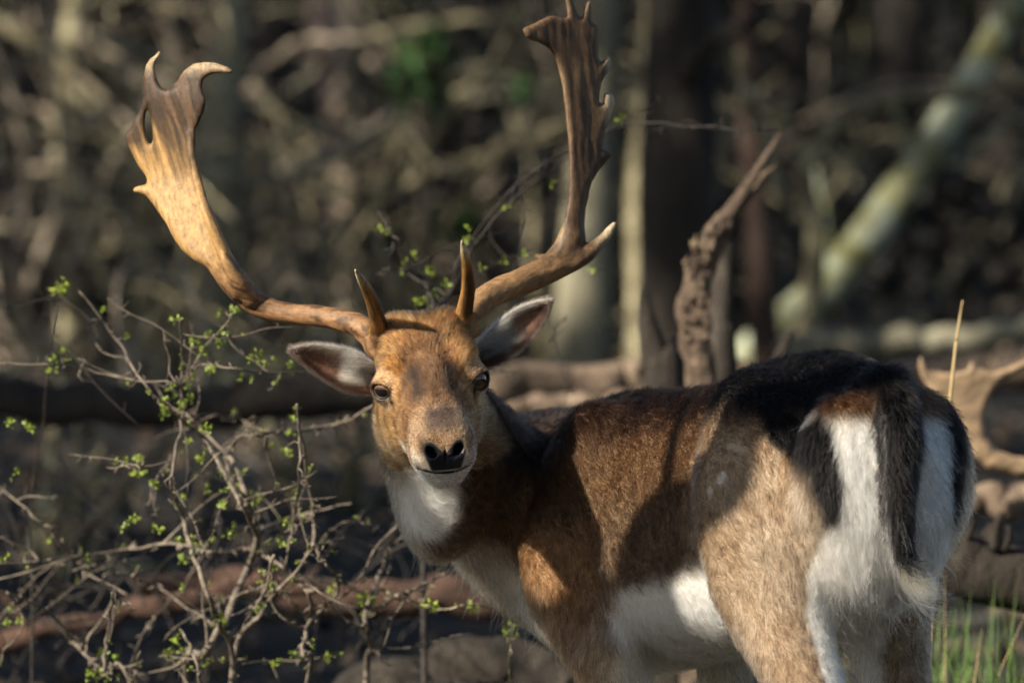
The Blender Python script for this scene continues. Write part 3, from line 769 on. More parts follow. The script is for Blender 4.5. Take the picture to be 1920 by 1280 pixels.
# ------------------------------------------------------------------ fur
def hair_material(name, rough=.38, rad=.45):
    m = bpy.data.materials.new(name); m.use_nodes = True; nt = m.node_tree
    nt.nodes.remove(nt.nodes['Principled BSDF'])
    h = nt.nodes.new('ShaderNodeBsdfHairPrincipled'); h.model = 'CHIANG'; h.parametrization = 'COLOR'
    a = nt.nodes.new('ShaderNodeAttribute'); a.attribute_name = 'tint'
    nt.links.new(a.outputs['Color'], h.inputs['Color'])
    h.inputs['Roughness'].default_value = rough; h.inputs['Radial Roughness'].default_value = rad
    h.inputs['Coat'].default_value = 0.0; h.inputs['IOR'].default_value = 1.30
    nt.links.new(h.outputs[0], nt.nodes['Material Output'].inputs[0])
    return m
M_FUR = hair_material('fur')
def make_hair(name, root, d0, d1, length, colr, r0=.00028, npts=5, parent=None, wob=.12, tip=.25):
    N = len(root); length = np.broadcast_to(length, N)
    s = np.linspace(0, 1, npts)
    d0 = nrm(d0); d1 = nrm(d1)
    dirs = nrm(d0[:, None, :] * (1 - s)[None, :, None] + d1[:, None, :] * s[None, :, None] + rng.normal(0, wob, (N, 1, 3)) + rng.normal(0, wob * .4, (N, npts, 3)))
    step = length[:, None, None] / (npts - 1)
    pts = root[:, None, :] + np.concatenate([np.zeros((N, 1, 3)), np.cumsum(dirs[:, :-1] * step, axis=1)], 1)
    cu = bpy.data.hair_curves.new(name)
    cu.add_curves([npts] * N)
    cu.points.foreach_set('position', pts.astype(np.float32).ravel())
    r = np.broadcast_to(r0, N)[:, None] * (1 - (1 - tip) * s ** 1.5)[None, :]
    ra = cu.attributes.get('radius') or cu.attributes.new('radius', 'FLOAT', 'POINT')
    ra.data.foreach_set('value', r.astype(np.float32).ravel())
    at = cu.attributes.new('tint', 'FLOAT_COLOR', 'CURVE')
    c = np.ones((N, 4), np.float32); c[:, :3] = np.clip(colr, 0.001, .95) ** 1.2; at.data.foreach_set('color', c.ravel())
    cu.materials.append(M_FUR)
    o = bpy.data.objects.new(name, cu); col.objects.link(o)
    if parent is not None:
        o.parent = parent; o.matrix_parent_inverse = Matrix.Translation(-parent.location)
    o['kind'] = 'stuff'
    return o
def flow_at(p, n):
    a, b, z = body_c(p); h = head_c(p); f, l, u = h[:, 0], h[:, 1], h[:, 2]
    fl = np.tile(-BF * 1.0 + np.array([0, 0, -.55]), (len(p), 1))
    down = np.array([0, 0, -1.0])
    k = sstep(a, .16, .02); fl = fl * (1 - k)[:, None] + (down - BF * .15) * k[:, None]
    k = sstep(z, .62, .50); fl = fl * (1 - k)[:, None] + (down - BF * .25) * k[:, None]
    ax = nrm(NECK[3][0] - NECK[0][0])
    isn = sstep(a, .70, .82); fl = fl * (1 - isn)[:, None] + (-ax * .8 + down * .5) * isn[:, None]
    hx = np.where((np.abs(l) < .13) & (np.abs(u) < .14), sstep(f, -.115, -.085), 0)
    hf = -HF[None, :] + HL[None, :] * (np.sign(l) * np.minimum(np.abs(l) * 10, .45))[:, None] - HU[None, :] * (sstep(np.abs(l), .03, .06) * .35)[:, None]
    fl = fl * (1 - hx)[:, None] + hf * hx[:, None]
    w = np.stack([vnoise(p, 28, 31), vnoise(p, 28, 32), vnoise(p, 28, 33)], -1) - .5
    w2 = np.stack([vnoise(p, 90, 41), vnoise(p, 90, 42), vnoise(p, 90, 43)], -1) - .5
    w3 = np.stack([vnoise(p, 210, 51), vnoise(p, 210, 52), vnoise(p, 210, 53)], -1) - .5
    fl = nrm(fl) + w * .7 + w2 * .65 + w3 * .55 * (1 - .4 * hx)[:, None]
    return nrm(fl - n * (fl * n).sum(1)[:, None]), hx, isn
def sample_tris(v, q, n_hairs, dens=None):
    t = np.vstack([q[:, [0, 1, 2]], q[:, [0, 2, 3]]])
    cr = np.cross(v[t[:, 1]] - v[t[:, 0]], v[t[:, 2]] - v[t[:, 0]])
    ar = np.linalg.norm(cr, axis=1) / 2; nn = cr / np.maximum(2 * ar, 1e-12)[:, None]
    cen = v[t].mean(1); view = nrm(CAM - cen)
    wgt = ar * ((nn * view).sum(1) > -.5) * (cen[:, 2] > .36)
    if dens is not None: wgt = wgt * dens(cen)
    i = rng.choice(len(t), n_hairs, p=wgt / wgt.sum())
    r1 = np.sqrt(rng.random(n_hairs)); r2 = rng.random(n_hairs)
    b0, b1, b2 = 1 - r1, r1 * (1 - r2), r1 * r2
    at = lambda w: w[t[i, 0]] * b0[:, None] + w[t[i, 1]] * b1[:, None] + w[t[i, 2]] * b2[:, None]
    return at(v), nrm(at(bn))
def body_fur(nh):
    def dens(c):
        h = head_c(c); hx = (h[:, 0] > -.10) & (np.abs(h[:, 1]) < .13) & (np.abs(h[:, 2]) < .14)
        return np.where(hx, 2.6, 1.0)
    p, n = sample_tris(bv, bq, nh, dens)
    k = ~bare_mask(p); p, n = p[k], n[k]
    fl, hx, isn = flow_at(p, n)
    a, b, z = body_c(p); h = head_c(p); f, l, u = h[:, 0], h[:, 1], h[:, 2]; ab = np.abs(b)
    c = coat(p, n)
    top = np.interp(a, TORSO.xs, TORSO.t[0]); v = z - top
    L = np.full(len(p), .0115)
    L += .010 * sstep(v, -.06, -.005) * sstep(a, .12, .3)
    L += .008 * sstep(z, .60, .52) * sstep(a, .2, .3)
    L += .012 * sstep(a, .08, .03) * sstep(z, .66, .72)
    L += .010 * sstep(a, .06, .02) * sstep(ab, .09, .05) * sstep(z, .72, .66)
    L = L * (1 - isn) + .017 * isn
    Lh = .0085 - .0055 * sstep(f, .03, .13) + .0055 * sstep(f, -.03, -.07) * sstep(u, .0, .03) + .004 * sstep(u, -.04, -.07)
    for s, ec, g in EYES:
        Lh = Lh - (Lh - .003) * sstep(np.linalg.norm(p - ec, axis=1), .036, .024)
    L = L * (1 - hx) + Lh * hx
    L = L * rng.uniform(.65, 1.25, len(p))
    lift = .42 - .10 * hx
    d0 = fl * .8 + n * (lift + rng.normal(0, .08, len(p)))[:, None]
    d1 = fl * 1.0 + n * .10 + np.array([0, 0, -.15])
    lum = c.mean(1); br = sstep(lum, .03, .09) * sstep(lum, .5, .3)
    m = np.exp(rng.normal(0, .34, len(p))); dk = rng.random(len(p)) < .28; lt = rng.random(len(p)) < .15
    m = np.where(dk, m * (1 - .65 * br), m); m = np.where(lt, m * (1 + .9 * br), m)
    gr_ = vnoise(p, 420, 71) * .6 + vnoise(p, 150, 72) * .4
    m = m * (1 + br * (gr_ - .5) * 1.9)
    return make_hair('fur', p, d0, d1, L, c * m[:, None], np.where(hx > .5, .00030, .00036), 4, deer)
body_fur(NHAIR)

# tail: long hair, black outside, white below and at the edges, pale curled tip
def tail_fur(nh):
    tp = np.array([np.append(x, r) for x, r in TAIL]); q = spline(tp, 60)
    t = rng.random(nh) ** 1.25 * .95
    c = np.stack([np.interp(t, np.linspace(0, 1, 60), q[:, k]) for k in range(4)], -1)
    ang = rng.uniform(0, 2 * math.pi, nh)
    lat, back = np.cos(ang), np.sin(ang)
    rr = c[:, 3]
    root = c[:, :3] + (BL * (lat * rr)[:, None]) + (-BF * (back * rr * .8)[:, None])
    tang = np.stack([np.interp(t, np.linspace(0, 1, 60), np.gradient(q[:, k])) for k in range(3)], -1); tang = nrm(tang)
    d0 = tang * .75 + BL * (lat * .16)[:, None] - BF * (back * .16)[:, None]
    low = sstep(t, .62, .95)
    d1 = np.array([0, 0, -1.0]) - BL * (.45 * low)[:, None] - BL * (.05 + .25 * lat)[:, None] * .6
    L = .032 + .014 * t + .006 * low
    L = L * rng.uniform(.6, 1.15, nh)
    blk = np.array([.006, .005, .005]); wht = np.array([.76, .71, .62])
    colr = np.tile(blk, (nh, 1))
    edge = (lat > .80 + .2 * rng.normal(0, .4, nh)) & (back < .4)
    edge |= (lat < -.93) & (back < .2)
    under = back < -.45
    colr = np.where((edge | under)[:, None], wht, colr)
    tipm = (t > .78) & (rng.random(nh) < .9)
    colr = np.where(tipm[:, None], np.array([.62, .47, .28]), colr)
    colr = colr * np.exp(rng.normal(0, .2, nh))[:, None]
    make_hair('tail_hair', root, d0, d1, L, colr, .00030, 6, deer, .10)
    m = 300; i = rng.integers(40, 59, m)
    root = q[i, :3] + rng.normal(0, .004, (m, 3))
    d0 = np.array([-.05, -.1, -1.0]) + rng.normal(0, .08, (m, 3)); d1 = np.array([1.2, -.1, .05]) + rng.normal(0, .38, (m, 3))
    cc = np.where((rng.random(m) < .6)[:, None], np.array([.66, .52, .32]), np.array([.78, .72, .62])) * np.exp(rng.normal(0, .2, m))[:, None]
    make_hair('tail_hair', root, d0, d1, rng.uniform(.04, .105, m), cc, .00024, 12, deer, .06)
tail_fur(7500)

# ears: pale tufts inside, fringe on the rim
def ear_fur(E, nh, seed):
    pin, n, su, sv_, tu, tv = E[4], E[5], E[6], E[7], E[8], E[9]
    NU, NV = su.shape
    i = rng.integers(1, NU - 1, nh); j = rng.integers(0, NV, nh)
    fi = rng.random(nh); p = pin[i, j] * (1 - fi)[:, None] + pin[np.minimum(i + 1, NU - 1), j] * fi[:, None]
    fj = rng.random(nh); j2 = np.minimum(j + 1, NV - 1); p = p + (pin[i, j2] - pin[i, j]) * fj[:, None]
    nn = n[i, j]; t_ = tu[i, j]; v_ = tv[i, j]; u = su[i, j]; s = sv_[i, j]
    c = E[3][:NU * NV].reshape(NU, NV, 3)[i, j]
    L = .0075 + .017 * sstep(u, .55, .25) * sstep(u, .03, .1) + .004 * sstep(np.minimum(s, 1 - s), .2, .0)
    d0 = t_ * .6 + nn * .5 + v_ * ((.5 - s) * .8)[:, None] * -1
    d1 = t_ * .9 + nn * .1 + v_ * (.35 * sstep(u, .5, .2))[:, None]
    c = c * np.exp(rng.normal(0, .50, nh))[:, None]
    make_hair('ear_hair', p, d0, d1, L * rng.uniform(.6, 1.2, nh), c, .00022, 5, deer, .18)
    # rim fringe
    m = nh // 3
    side = rng.integers(0, 2, m); ii = rng.integers(0, NU - 1, m); jj = np.where(side == 0, 0, NV - 1)
    fi = rng.random(m)[:, None]; p = pin[ii, jj] * (1 - fi) + pin[ii + 1, jj] * fi
    out = tv[ii, jj] * np.where(side == 0, -1, 1)[:, None]
    d0 = out * .55 + tu[ii, jj] * .8 + rng.normal(0, .15, (m, 3)); d1 = tu[ii, jj] * 1.0 + out * .25
    cc = np.where((side == 0)[:, None], np.array([.55, .49, .42]), np.array([.20, .15, .12])) * np.exp(rng.normal(0, .25, m))[:, None]
    make_hair('ear_hair', p, d0, d1, rng.uniform(.005, .011, m), cc, .00022, 4, deer, .15)
    # back of the ear
    k = nh // 3; ii = rng.integers(0, NU - 1, k); jj = rng.integers(0, NV, k)
    p = pin[ii, jj] - n[ii, jj] * .004
    make_hair('ear_hair', p, tu[ii, jj] - n[ii, jj] * .4, tu[ii, jj], .008, np.tile(np.array([.16, .11, .075]), (k, 1)) * np.exp(rng.normal(0, .25, k))[:, None], .00022, 4, deer, .15)
ear_fur(EAR_A, 9000, 1); ear_fur(EAR_B, 9000, 2)

# lashes, whiskers and the sparse long hairs under throat and chest
def extras():
    ro, da, db, L, c = [], [], [], [], []
    for s, ec, g in EYES:
        upv = nrm(HU - g * (HU @ g)); sdv = np.cross(upv, g)
        for k in range(34):
            t = rng.uniform(.12, .88) * math.pi; e = np.cos(t) * .0158 * sdv + np.sin(t) * .0128 * upv
            ro.append(ec + e + g * .0155); da.append(g * .8 + upv * .5 + e * 20); db.append(upv * .5 + e * 60 + g * .3); L.append(rng.uniform(.006, .011)); c.append((.008, .006, .005))
    for k in range(46):
        s = rng.choice([-1, 1]); al = rng.uniform(.012, .036)
        ro.append(H(rng.uniform(.11, .15), s * al, -.058 + rng.uniform(0, .028))); da.append(HL * s * rng.uniform(.2, .9) + HF * .5 - HU * .6); db.append(-HU * .9 + HL * s * .5); L.append(rng.uniform(.012, .035)); c.append((.5, .42, .3) if rng.random() < .6 else (.03, .02, .015))
    make_hair('whisker', np.array(ro), np.array(da), np.array(db), np.array(L), np.array(c), .00022, 5, deer, .08)
    # guard hairs
    p, n = sample_tris(bv, bq, 60000); vd = nrm(CAM - p); a, b, z = body_c(p)
    px, py = proj(p)
    lowside = (n[:, 2] < -.25) & (a > .55) & (px < 1110) & (head_c(p)[:, 0] < -.05)
    idx = np.nonzero(lowside)[0]; idx = rng.choice(idx, min(130, len(idx)), replace=False)
    make_hair('guard_hair', p[idx], n[idx] * .6 + np.array([0, 0, -.5]), np.array([-.1, 0, -1.]) + rng.normal(0, .35, (len(idx), 3)), rng.uniform(.02, .055, len(idx)), np.tile(np.array([.55, .48, .38]), (len(idx), 1)), .00022, 7, deer, .15)
    inner = (a < .10) & (np.abs(b) < .07) & (z < .72) & (n[:, 1] < .2)
    idx = np.nonzero(inner)[0]; idx = rng.choice(idx, min(420, len(idx)), replace=False)
    make_hair('guard_hair', p[idx], n[idx] * .8 + np.array([0, 0, -.4]), np.array([.2, 0, -.8]) + rng.normal(0, .5, (len(idx), 3)), rng.uniform(.025, .05, len(idx)), np.tile(np.array([.68, .58, .42]), (len(idx), 1)), .00024, 7, deer, .2)
    fl, hx, isn = flow_at(p, n)
    bodyi = np.nonzero((n * vd).sum(1) > 0)[0]; idx = rng.choice(bodyi, 700, replace=False)
    make_hair('guard_hair', p[idx], fl[idx] + n[idx] * .55, fl[idx] + rng.normal(0, .3, (len(idx), 3)), rng.uniform(.012, .028, len(idx)), coat(p[idx], n[idx]) * 1.3 + .02, .00022, 5, deer, .2)
extras()
# ------------------------------------------------------------------ ground
def gz(x, y):
    x = np.asarray(x, float); y = np.asarray(y, float)
    base = np.interp(y, [-40, 1.0, 2.0, 3.5, 6, 10, 16, 30, 80], [0, 0, .06, .24, .48, .66, .95, 1.6, 5])
    q = np.stack([x, y, 0 * x], -1)
    return base + (.16 * (fbm(q, .55, 50) - .5) + .05 * (fbm(q, 3.0, 51) - .5)) * sstep(y, .9, 2.6)
gx = np.unique(np.concatenate([np.linspace(-40, -3, 26), np.linspace(-3, 3, 110), np.linspace(3, 40, 26)]))
gy = np.unique(np.concatenate([np.linspace(-30, -1, 14), np.linspace(-1, 12, 190), np.linspace(12, 80, 40)]))
GX, GY = np.meshgrid(gx, gy, indexing='ij'); I = np.arange(GX.size).reshape(GX.shape)
M_GROUND = simple('leaf_mould', [(.25, (.009, .009, .009)), (.5, (.024, .022, .020)), (.62, (.055, .049, .041)), (.75, (.020, .021, .015))], 9, .95, .8, .03)
tag(mesh_obj('ground', np.stack([GX, GY, gz(GX, GY)], -1).reshape(-1, 3), np.stack([I[:-1, :-1], I[1:, :-1], I[1:, 1:], I[:-1, 1:]], -1).reshape(-1, 4), M_GROUND), kind='structure')

# ------------------------------------------------------------------ wood materials
M_LICHEN = simple('lichen_bark', [(.30, (.050, .042, .028)), (.48, (.17, .145, .085)), (.62, (.34, .305, .19)), (.75, (.42, .41, .30))], 22, .9, .6, .01)
M_BARK_SHADED = simple('shaded_bark', [(.3, (.008, .007, .006)), (.55, (.020, .016, .013)), (.75, (.042, .035, .028))], 18, .92, .9, .02, (1, 1, .35))  # darker copy of the dark bark, deep shade put into its colour
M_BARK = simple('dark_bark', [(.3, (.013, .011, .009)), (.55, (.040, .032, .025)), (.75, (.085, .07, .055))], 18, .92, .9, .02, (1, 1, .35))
M_PALE = simple('pale_bark', [(.3, (.085, .078, .055)), (.55, (.21, .19, .13)), (.75, (.34, .315, .22))], 14, .9, .6, .012, (1, 1, .3))
M_PINK = simple('pinkish_bark', [(.3, (.14, .085, .065)), (.55, (.34, .235, .19)), (.75, (.48, .36, .30))], 12, .9, .5, .012, (1, 1, .3))
M_RED = simple('reddish_bark', [(.3, (.022, .014, .011)), (.55, (.052, .032, .024)), (.75, (.085, .058, .045))], 14, .9, .6, .012, (1, 1, .3))
M_REDLOG = simple('reddish_rotten_wood', [(.3, (.03, .018, .013)), (.5, (.085, .048, .034)), (.75, (.16, .095, .068))], 18, .92, .9, .02)
M_MOSS = simple('mossy_bark', [(.30, (.045, .045, .016)), (.45, (.15, .145, .06)), (.56, (.26, .28, .20)), (.72, (.42, .46, .36))], 11, .92, .6, .012)
M_LOG = simple('log_bark', [(.3, (.055, .038, .027)), (.5, (.16, .115, .08)), (.68, (.30, .225, .16)), (.8, (.20, .17, .12))], 16, .92, .8, .015)
M_SNAG = simple('rough_snag_bark', [(.32, (.040, .028, .022)), (.5, (.15, .105, .075)), (.66, (.27, .20, .13)), (.8, (.36, .28, .17))], 30, .9, 1.0, .02)
M_TWIG = simple('twig_bark', [(.3, (.05, .040, .032)), (.55, (.155, .125, .095)), (.75, (.27, .23, .17))], 45, .85, .5, .004)
M_TWIGDARK = simple('dark_twig_bark', [(.3, (.014, .011, .010)), (.6, (.04, .033, .028)), (.8, (.09, .075, .06))], 45, .85, .5, .004)

def pts_px(pts, Y):
    """list of (px, py[, extra depth]) to world points on their own depth"""
    return np.array([P(q[0], q[1], Y + (q[2] if len(q) > 2 else 0)) for q in pts])
def limb(name, pts, r0, r1, mat, parent, sides=10, n=None, lump=.18, seed=0, wig=0.0, lumpscale=None, rugged=False):
    p = spline(pts, n or max(8, 5 * len(pts)))
    if wig:
        s = np.linspace(0, 9, len(p))
        off = np.stack([vnoise(np.stack([s, s * 0 + k * 7.3 + seed, s * 0], -1), 1.6, seed + k) - .5 for k in range(3)], -1)
        p = p + off * wig * np.minimum(np.linspace(0, 4, len(p)), 1)[:, None]
    r = np.linspace(r0, r1, len(p))
    if name == 'stem' and rugged: r = r * (1 - .7 * np.exp(-np.linspace(0, 26, len(p))) - .7 * np.exp(-np.linspace(26, 0, len(p))))
    v, f = tube(p, r, sides, lump, seed, lumpscale or .6 / max(r0, .004), True, 2.0)
    mesh_obj(name, v, f, mat, parent); return p
def to_ground(x, y, depth=.04): return np.array([x, y, float(gz(x, y)) - depth])

# ------------------------------------------------------------------ standing trees behind the buck
def standing(name, label, px_pts, Y, r0, r1, mat, branches=(), lump=.15, seed=1, group=None):
    p = pts_px(px_pts, Y)
    foot = to_ground(p[0][0] - (p[1][0] - p[0][0]) * .15, p[0][1])
    t = empty(name, tuple(foot), label, 'tree', group)
    k = 2.0 if p[0][2] - foot[2] > .1 else 1.0
    pp = np.vstack([foot[None], p]) if p[0][2] - foot[2] > .12 else np.vstack([foot[None], p[1:]])
    limb('trunk', pp, r0 * 1.15, r1, mat, t, 16, 40, lump, seed)
    for i, (bp, b0, b1) in enumerate(branches):
        limb('branch', pts_px(bp, Y), b0, b1, mat, t, 8, 18, .2, seed + i, .03)
    return t
standing('tree', 'pale slim trunk rising behind the left antler of the buck', [(412, 760), (408, 560), (415, 300), (425, 60), (430, -300), (440, -900)], 9, .055, .035, M_PALE,
         [([(412, 380), (470, 350), (560, 320), (660, 270, .3), (760, 200, .5), (840, 160, .6)], .016, .006), ([(425, 250), (360, 170), (280, 110), (160, 70)], .018, .009), ([(418, 480), (330, 440), (250, 460), (150, 430)], .012, .004)])
standing('tree', 'pinkish barked tree trunk high above the twigs between the antlers', [(690, 760), (672, 480), (650, 230), (615, 40), (600, -300), (610, -900)], 11, .06, .045, M_PINK,
         [([(655, 260), (740, 200), (830, 185), (960, 186)], .020, .012), ([(640, 160), (560, 90), (480, 150), (420, 240)], .016, .006)])
standing('tree', 'broad dark trunk in deep shade behind the palm of the upright antler', [(1275, 740), (1270, 400), (1278, 100), (1290, -300), (1300, -1100)], 6.5, .085, .07, M_BARK,
         [([(1280, 150, -.1), (1330, 80, -.2), (1440, 30, -.3), (1560, 110, -.3)], .02, .008)])
standing('tree', 'pale lit trunk seen between the ear and the broken snag', [(1080, 760), (1090, 620), (1098, 480), (1105, 330), (1120, 100), (1130, -400)], 8.5, .065, .04, M_PALE)
standing('tree', 'olive trunk beside the broad dark trunk', [(1205, 760), (1212, 600), (1205, 400), (1215, 240), (1230, 0), (1240, -500)], 8, .045, .03, M_LICHEN)
standing('leaning_tree', 'leaning trunk covered with pale green lichen and moss', [(1395, 690), (1470, 612), (1560, 530), (1640, 425), (1735, 290), (1800, 190), (1870, 70), (1960, -120), (2100, -500)], 8.0, .046, .032, M_MOSS,
         [([(1640, 425), (1700, 330), (1690, 230), (1640, 190)], .009, .004), ([(1735, 290), (1800, 300), (1860, 240), (1925, 210)], .010, .005), ([(1560, 520), (1550, 420), (1530, 330), (1490, 250)], .009, .004)], .2, 3)
standing('tree', 'reddish trunk low behind the snag and the lichen covered leaning tree', [(1440, 700), (1432, 600), (1425, 480), (1418, 380), (1405, 200), (1390, -200)], 7.5, .036, .022, M_RED)
standing('tree', 'thin olive sapling crossing the mossy leaning tree', [(1505, 700), (1522, 560), (1530, 420), (1505, 330), (1560, 240), (1660, 190), (1800, 175), (1930, 140)], 7.0, .026, .012, M_LICHEN,
         [([(1530, 420), (1480, 390), (1400, 190), (1385, 100)], .013, .006), ([(1400, 170), (1440, 205), (1480, 215)], .016, .014)])
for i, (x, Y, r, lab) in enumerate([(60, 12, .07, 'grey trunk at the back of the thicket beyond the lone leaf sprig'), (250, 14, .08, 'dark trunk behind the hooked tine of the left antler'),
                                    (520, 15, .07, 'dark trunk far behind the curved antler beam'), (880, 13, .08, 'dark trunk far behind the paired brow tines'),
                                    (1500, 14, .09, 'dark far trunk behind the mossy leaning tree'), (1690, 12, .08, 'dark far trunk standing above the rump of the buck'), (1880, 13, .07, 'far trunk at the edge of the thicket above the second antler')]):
    standing('tree', lab, [(x, 760), (x + 10, 500), (x - 8, 200), (x + 12, -200), (x, -1200)], Y, r, r * .7, M_BARK_SHADED if i % 2 else M_BARK, (), .15, 20 + i)

# ------------------------------------------------------------------ dead wood
snag = empty('tree_snag', tuple(to_ground(P(1312, 740, 2.0)[0], 2.0)), 'broken dead snag with flaking bark and a splintered tip behind the back', 'snag')
ps = np.vstack([to_ground(P(1312, 740, 2.0)[0], 2.0)[None], pts_px([(1312, 745), (1303, 640), (1304, 560), (1328, 470), (1358, 410)], 2.0)])
limb('trunk', ps, .030, .017, M_SNAG, snag, 44, 150, .5, 5, .01, 50)
limb('splinter', pts_px([(1350, 425), (1385, 375), (1420, 320), (1445, 280), (1464, 250)], 2.0), .013, .0025, M_SNAG, snag, 9, 26, .35, 6)
limb('splinter', pts_px([(1362, 415), (1400, 372), (1430, 330), (1462, 308)], 2.02), .010, .002, M_SNAG, snag, 9, 22, .35, 7)
limb('branch_stub', pts_px([(1322, 600), (1290, 575), (1270, 555)], 2.0), .010, .002, M_SNAG, snag, 8, 12, .4, 8)
for k in range(40):
    x, y = rng.uniform(1275, 1350), rng.uniform(430, 640); x = 1304 + (x - 1315) * .7 + (max(0, 520 - y) * .28)
    limb('bark_flake', pts_px([(x, y), (x + rng.uniform(-14, 14), y - rng.uniform(8, 26))], 1.975), .006, .001, M_SNAG, snag, 5, 6, .6, 30 + k)
sp = empty('tree_stump', tuple(to_ground(P(1245, 760, 2.2)[0], 2.2)), 'dark splintered stump spike standing left of the broken snag', 'stump')
limb('trunk', np.vstack([to_ground(P(1250, 760, 2.2)[0], 2.2)[None], pts_px([(1246, 740), (1230, 680), (1216, 620), (1207, 560), (1203, 535)], 2.2)]), .040, .0015, M_BARK, sp, 14, 40, .3, 9)
limb('spike', pts_px([(1255, 740), (1275, 700), (1282, 660)], 2.2), .012, .002, M_BARK, sp, 8, 12, .3, 10)
sp = empty('tree_stump', tuple(to_ground(P(1350, 760, 2.6)[0], 2.6)), 'thick dark stump right behind the pale broken snag', 'stump')
limb('trunk', np.vstack([to_ground(P(1350, 760, 2.6)[0], 2.6)[None], pts_px([(1350, 720), (1348, 600), (1356, 500), (1362, 455)], 2.6)]), .032, .014, M_BARK, sp, 14, 40, .3, 11)
limb('stub', pts_px([(1455, 690), (1470, 650), (1485, 618)], 2.6), .012, .008, M_BARK, sp, 8, 10, .25, 12)
limb('root_arm', pts_px([(1352, 725), (1400, 715), (1455, 690)], 2.6), .016, .012, M_BARK, sp, 8, 14, .25, 13)

def log(label, pts, Y, r0, r1, mat, stubs=(), seed=1, sides=18, lump=.5):
    p = pts_px(pts, Y)
    o = empty('fallen_log', tuple(p[len(p) // 2] - np.array([0, 0, r0])), label, 'log', 'fallen logs and limbs on the forest floor')
    limb('stem', p, r0, r1, mat, o, sides, 60, lump, seed, .03 if lump > .3 else .005, None, True)
    for k, (sp, a, b) in enumerate(stubs): limb('stub', pts_px(sp, Y), a, b, mat, o, 8, 10, .3, seed + k)
    return o
log('dark fallen log lying level behind the leafy shrub', [(-260, 770), (60, 748), (350, 752), (640, 742), (820, 748)], 4.0, .040, .034, M_BARK, [([(300, 745), (330, 690), (320, 640)], .012, .004)], 1)
log('sunlit tan log behind the neck of the buck', [(880, 735), (1000, 712), (1100, 716), (1250, 705), (1420, 700)], 3.6, .036, .030, M_LOG, [([(1190, 700, -.03), (1205, 660, -.03), (1200, 600, -.02)], .010, .004)], 2)
log('thinner tan limb under the sunlit log behind the neck', [(930, 790), (1010, 748), (1090, 752), (1180, 745), (1300, 750)], 3.2, .014, .012, M_LOG, (), 3)
log('pale blurred log far beyond the rump of the buck', [(1450, 655), (1600, 640), (1750, 640), (1900, 612), (2100, 600)], 6.6, .034, .030, M_PALE, (), 4)
log('brown log beyond the pale blurred log and the rump', [(1650, 735), (1780, 705), (1900, 690), (2080, 700)], 4.6, .042, .036, M_LOG, (), 14)
log('reddish log lying behind the shrub below the throat', [(250, 1100), (420, 1098), (560, 1112), (740, 1120), (930, 1125), (1100, 1130)], 2.6, .026, .030, M_REDLOG, [([(560, 1105), (600, 1060)], .010, .004)], 5)
log('long tan limb low on the leaf litter under the shrub', [(-180, 1250), (60, 1200), (250, 1150), (430, 1105), (600, 1098)], 2.2, .018, .014, M_REDLOG, [([(60, 1200), (20, 1130), (-40, 1090)], .010, .005)], 6)
log('grey brown log past the rump below the second antler', [(1740, 960), (1830, 935), (1930, 930), (2080, 925)], 2.4, .024, .022, M_LOG, (), 7)
log('thick dark log with peeling bark and upright stubs beside the hind leg', [(1640, 1010), (1760, 1030), (1850, 1070), (1960, 1090), (2120, 1110)], 1.5, .050, .045, M_BARK,
    [([(1865, 1030, -.03), (1870, 985, -.04), (1880, 960, -.04)], .008, .005), ([(1885, 1030, -.03), (1893, 1000, -.04), (1890, 985, -.04)], .005, .003), ([(1815, 1010, -.03), (1825, 975, -.04)], .006, .003)], 8, 26, .22)
ch = empty('bark_chunk', tuple(to_ground(P(880, 1240, 2.0)[0], 2.0)), 'weathered lump of rotten wood under the brisket', 'rotten wood')
limb('block', pts_px([(560, 1450), (700, 1345), (820, 1290), (920, 1270), (1040, 1330)], 1.9), .05, .075, M_BARK, ch, 22, 46, .75, 15, .03, 14)
limb('side_block', pts_px([(640, 1420), (760, 1345), (900, 1330)], 1.7), .04, .05, M_BARK, ch, 18, 34, .75, 16, .02, 16)

# ------------------------------------------------------------------ thicket of bare bushes
def bare_bush(label, x, Y, n, h, spread, mat, seed, r=.011, name='bare_bush'):
    rs = np.random.default_rng(seed)
    c = P(x, 640, Y); foot = to_ground(c[0], Y)
    t = empty(name, tuple(foot), label, 'bush', 'bare bushes in the thicket')
    for k in range(n):
        ang = rs.uniform(0, 2 * math.pi); lean = rs.uniform(.2, 1.0) * spread
        hh = h * rs.uniform(.6, 1.15)
        p = [foot + rs.normal(0, .03, 3) * [1, 1, 0]]
        d = np.array([math.cos(ang) * lean, math.sin(ang) * lean * .5, 1.0])
        for s in range(6):
            d = nrm(d + rs.normal(0, .38, 3)); 
            if s > 3: d[2] -= .35
            p.append(p[-1] + d * hh / 6)
        q = spline(np.array(p), 30); parts = [tube(q, np.linspace(r, r * .35, 30) * rs.uniform(.7, 1.3), 7, .2, k, 40)]
        for m in range(rs.integers(4, 8)):
            i = rs.integers(5, 28); d = nrm(rs.normal(0, 1, 3) * [1, .6, .8]); L = rs.uniform(.15, .5) * h * .5
            e = [q[i]]
            for s in range(4):
                d = nrm(d + rs.normal(0, .35, 3)); e.append(e[-1] + d * L / 4)
            e = spline(np.array(e), 12); parts.append(tube(e, np.linspace(r * .55, r * .18, 12), 6, .15, k + m, 40))
        v, f = join_parts(parts); mesh_obj('stem', v, f, mat, t)
    return t
M_TAN = simple('dry_branch', [(.3, (.085, .066, .050)), (.5, (.25, .20, .145)), (.7, (.44, .38, .28))], 25, .9, .5, .006)
